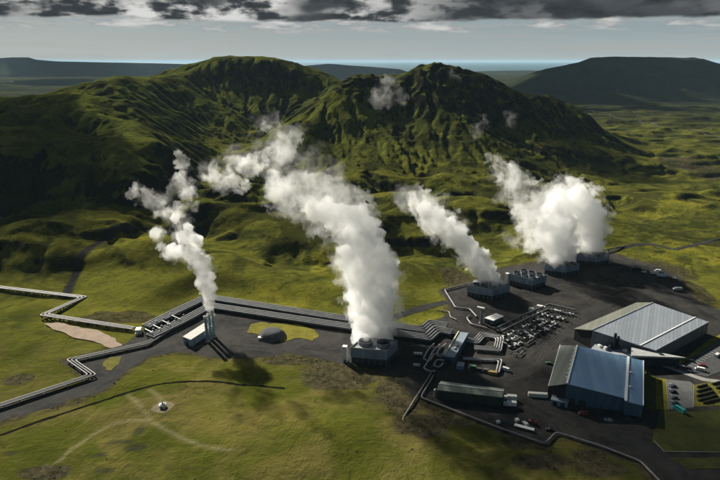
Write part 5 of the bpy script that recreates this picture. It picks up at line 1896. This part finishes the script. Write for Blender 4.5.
def plume_balls(seq, y0, dy, grow=1.0, kids=9, jitter=0.0, small=0.5, keep=1.0, root_narrow=True):
    """balls along a survey of the plume, drifting from distance y0 to y0 + dy"""
    out = []
    n = len(seq)
    for i, (u, v, r) in enumerate(seq):
        if random.random() > keep:
            continue
        y = y0 + dy * i / max(1, n - 1)
        c = D(u, v, y)
        depth = c.y * CP - (c.z - H_CAM) * SP
        R = r * depth / 560 * (1 + (grow - 1) * min(1.0, i / 4.0 - 0.25 if i else -0.3) if root_narrow else grow)
        c = c + Vector((random.uniform(-1, 1), random.uniform(-1, 1), random.uniform(-1, 1))) * R * jitter
        out.append((tuple(c), R * 0.80, 2))
        for k in range(kids):
            d = Vector((random.gauss(0, 1), random.gauss(0, 1), random.gauss(0, 1))).normalized()
            rr = R * random.uniform(0.22, small)
            cc = c + d * (R * 0.98 - rr * 0.72)
            out.append((tuple(cc), rr, 1))
            if R > 6:
                for q in range(2):
                    d2 = (d + Vector((random.gauss(0, 1), random.gauss(0, 1), random.gauss(0, 1))) * 0.6).normalized()
                    out.append((tuple(cc + d2 * rr * 0.85), rr * random.uniform(0.35, 0.55), 1))
    return out


def plume(label, base, core, veil, y0, dy, voxel, seed, dyv=None, drift=None):
    root = thing('steam_plume', label, 'steam plume', base)
    if core:
        blob_mesh('dense_steam', plume_balls(core, y0, dy, 1.08), voxel, M['steam'], root, (voxel * 1.2, voxel * 0.7), (voxel * 5, voxel * 2.2), seed)
    if veil:
        blob_mesh('thin_steam', plume_balls(veil, y0, dy if dyv is None else dyv, 1.30, 7, 0.15, 0.6), voxel * 1.1, M['veil'], root, (voxel * 2.2, voxel * 1.5), (voxel * 6, voxel * 2.6), seed + 3.1)
    if drift:
        blob_mesh('drifting_steam', plume_balls(drift, y0 + dy * 0.6, dy * 0.5, 1.0, 8, 0.2, 0.6, 1.0, False), voxel * 1.8, M['drift'], root, (voxel * 3, voxel * 2), (voxel * 8, voxel * 3.5), seed + 5.7)
    return root


tb = CT[0][0]
coreA = [(362, 340, 11), (383, 341, 11), (370, 328, 24), (372, 312, 27), (371, 295, 29), (370, 276, 29), (367, 258, 27), (359, 242, 24), (352, 228, 22), (341, 219, 20), (327, 212, 15), (312, 208, 10), (361, 212, 9)]
veilA = [(373, 336, 20), (372, 318, 27), (372, 295, 31), (369, 270, 32), (362, 245, 28), (350, 225, 27), (332, 210, 28), (308, 202, 26), (284, 198, 20), (275, 178, 13), (281, 160, 12), (287, 147, 13), (295, 138, 8), (268, 128, 6), (262, 158, 8), (250, 168, 11), (236, 164, 9), (232, 178, 12), (216, 180, 9), (212, 168, 6), (243, 184, 7)]
plume('wide white steam plume rising from the foreground cooling tower', drop(tb, 11), coreA, veilA, tb.y + 6, 95, 1.25, 1.7, None, [(345, 200, 30), (318, 188, 30), (292, 175, 28), (268, 160, 24), (282, 142, 20), (305, 150, 18), (240, 165, 24), (218, 172, 18), (330, 165, 18)])
coreB = [(207.5, 318, 2.6), (210.5, 316.5, 2.6), (213.5, 314.5, 2.6), (210, 308, 5.5), (209.5, 298, 7.5), (209, 288, 9.5), (206, 277, 11), (203, 266, 11), (196, 257, 11.5), (184, 252, 9.5), (172, 250, 8.5), (161, 247, 5.5), (183, 237, 8.5), (195, 240, 8.5), (155, 233, 6.5), (188, 228, 6.5), (175, 218, 6)]
veilB = [(208, 290, 9), (203, 268, 12.5), (190, 255, 13), (170, 250, 11), (158, 235, 9), (186, 232, 12), (178, 215, 12), (160, 212, 8), (192, 206, 7), (148, 198, 9), (133, 194, 5.5), (160, 201, 6), (136, 184, 4), (186, 193, 10), (182, 178, 7), (182, 164, 7), (178, 153, 4.5), (122, 195, 2)]
plume('narrow ragged steam plume rising from the three slim stacks', drop(stack_top[1], 20), coreB, veilB, stack_top[1].y, 45, 0.8, 4.2, None, [(186, 245, 17), (176, 225, 17), (168, 208, 16), (180, 188, 15), (150, 198, 14), (182, 166, 11)])
c2 = sum(CT[1], Vector()) / 6
coreC = [(497, 284, 8), (484, 284, 9), (490, 278, 12), (483, 268, 13), (475, 258, 13.5), (465, 246, 14), (454, 237, 14.5), (444, 227, 13.5), (434, 218, 12), (424, 208, 9)]
veilC = [(486, 270, 15), (470, 252, 17), (452, 236, 18), (438, 223, 17), (426, 210, 15), (416, 199, 11), (430, 199, 9), (407, 192, 6), (448, 218, 10), (402, 203, 5)]
plume('slanting steam plume from the cooling tower by the hut', drop(c2, 10), coreC, veilC, c2.y, 60, 1.1, 7.7, None, [(448, 230, 22), (430, 214, 21), (414, 202, 17), (402, 194, 11)])
c4 = sum(CT[3], Vector()) / 6
coreD = [(556, 263, 9), (570, 264, 8), (561, 255, 16), (557, 242, 19), (556, 228, 22), (554, 215, 18), (560, 202, 12)]
veilD = [(562, 258, 13), (559, 247, 18), (552, 235, 24), (548, 218, 27), (545, 203, 23), (530, 205, 16), (522, 190, 14), (512, 180, 12), (503, 170, 9), (494, 160, 7), (515, 168, 7), (532, 222, 14), (535, 240, 12), (498, 178, 6)]
plume('broad steam plume from the cooling tower right of the idle one', drop(c4, 10), coreD, veilD, c4.y, 60, 1.25, 2.9, None, [(540, 225, 26), (526, 205, 24), (512, 186, 20), (498, 170, 15), (520, 240, 16)])
c5 = sum(CT[4], Vector()) / 6
coreE = [(586, 253, 7), (599, 253, 7), (592, 246, 13), (592, 233, 14), (592, 219, 14), (585, 207, 14), (578, 196, 13)]
veilE = [(593, 252, 11), (592, 243, 15), (594, 232, 17), (593, 214, 17), (583, 200, 17), (570, 188, 13), (562, 181, 8), (575, 225, 20), (572, 206, 20), (574, 243, 14)]
plume('steam plume from the farthest cooling tower', drop(c5, 10), coreE, veilE, c5.y, 30, 1.25, 5.3)
for k, (lab, seq, y0) in enumerate((
        ('faint fumarole steam drifting across the dark crags of the right hill', [(378, 104, 4), (384, 98, 7), (390, 93, 8), (386, 88, 5), (396, 90, 5), (402, 96, 4), (376, 93, 4)], 1085),
        ('small fumarole wisp under the summit of the right hill', [(452, 84, 3), (454, 79, 4), (450, 75, 3), (458, 82, 3)], 1200),
        ('faint steam wisp on the dark east flank of the right hill', [(476, 132, 4), (482, 124, 5), (478, 117, 3), (508, 118, 4), (513, 124, 3)], 1010),
        ('thin steam drifting at the foot of the left hill bowl', [(262, 128, 6), (270, 120, 6), (256, 140, 5), (278, 130, 6), (296, 132, 5)], 800))):
    p = D(seq[0][0], seq[0][1], y0)
    root = thing('steam_wisp', lab, 'steam', p)
    blob_mesh('thin_steam', plume_balls(seq, y0, 10, 1.9, 7, 0.3, 0.6, 1.0, False), 1.6, M['wisp'], root, (4, 3), (11, 4.5), 9.1 + k)

# ------------------------------------------------------------------ the air between
mb = MB()
mb.box((0, 79000, 132), (282000, 164000, 298))
hz_ = mb.build('haze', vol_mat('haze_air', 1.7e-5, 0.0, (0.55, 0.80, 1.0)))
hz_['kind'] = 'stuff'

# ------------------------------------------------------------------ drifting clouds overhead, out of view, placed for the shade they cast
CLOUD_H = 950.0


def cloud(label, ground, seed, height=CLOUD_H):
    """cumulus placed along the sun's direction above the listed ground points"""
    balls = []
    k = height / SUN_DIR.z
    cs = []
    for x_, y_, r_ in ground:
        c = Vector((x_, y_, 0)) + SUN_DIR * k
        cs.append(c)
        balls.append(((c.x, c.y, c.z), r_ * 0.8, 3))
        for q in range(10):
            d = Vector((random.gauss(0, 1), random.gauss(0, 1), random.gauss(0, 0.6))).normalized()
            balls.append((tuple(c + d * r_ * 0.8), r_ * random.uniform(0.2, 0.42), 2))
    o_ = cs[0]
    ob = blob_mesh('cloud', balls, 14.0, M['cloud'], None, (26, 14), (110, 45), seed, o_)
    tag(ob, label, 'cloud', 'drifting clouds overhead')
    return ob


def gp(u, v, r, y=None):
    p = D(u, v, y) if y else G(u, v)
    return (p.x - SUN_DIR.x / SUN_DIR.z * p.z, p.y - SUN_DIR.y / SUN_DIR.z * p.z, r)


cloud('heavy grey cloud over the dark hills at the left', [gp(-40, 150, 115, 760), gp(15, 142, 110, 800), gp(62, 155, 75, 800), gp(10, 195, 75, 680), gp(88, 178, 55, 720)], 3.3)
cloud('unseen cloud added to darken the near left meadow corner', [gp(0, 462, 20), gp(30, 476, 20), gp(-40, 440, 26), gp(70, 490, 18)], 4.4)  # added out of view to darken this corner of the frame
cloud('long cloud over the dark table mountain', [(x_, 3500 + 60 * math.sin(x_), 330) for x_ in (760, 1080, 1500, 1760, 2250, 2900)] + [(x_, 3000, 200) for x_ in (900, 1250, 2300)], 6.1, 2700.0)
cloud('cloud over the dark south-east corner of the yard', [gp(690, 452, 42), gp(735, 440, 40), gp(610, 472, 26), gp(650, 462, 30), gp(690, 500, 50), (230, 215, 40), gp(570, 470, 18), gp(540, 492, 26), gp(600, 495, 34)], 8.4)  # cloud shade, enlarged to darken the frame's corner as well
cloud('cloud shading the right flank of the central hill', [gp(545, 130, 70, 1130), gp(585, 150, 60, 1100), gp(610, 160, 50, 1100)], 2.2)

for k, (lab, pts) in enumerate((  # far-plain ones are added out of view to lay dark bands
        ('wide unseen cloud added to darken the far left plain', [(-3600, 5200, 420), (-2900, 5600, 460), (-2200, 5300, 380), (-3200, 6200, 420)]),
        ('unseen cloud bank added to darken the low plateau at the far left', [(-5600, 8300, 620), (-4600, 8600, 650), (-3600, 8500, 600), (-2700, 8800, 560), (-1900, 8800, 420)]),
        ('unseen cloud added to shade the plain between the two hills and the sea', [(-600, 7400, 420), (-100, 7600, 450), (500, 7500, 400)]),
        ('small cloud over the dark strip of the right plain', [(760, 2350, 90), (900, 2420, 110), (1080, 2380, 100), (1300, 2450, 120), (1550, 2400, 110)]),
        ('small unseen cloud added left of the plain behind the long ridge', [(-1900, 3000, 240), (-1500, 3200, 220), (-2300, 3100, 240)]))):
    cloud(lab, pts, 12.0 + k, 3200.0 if k < 3 else 1900.0)
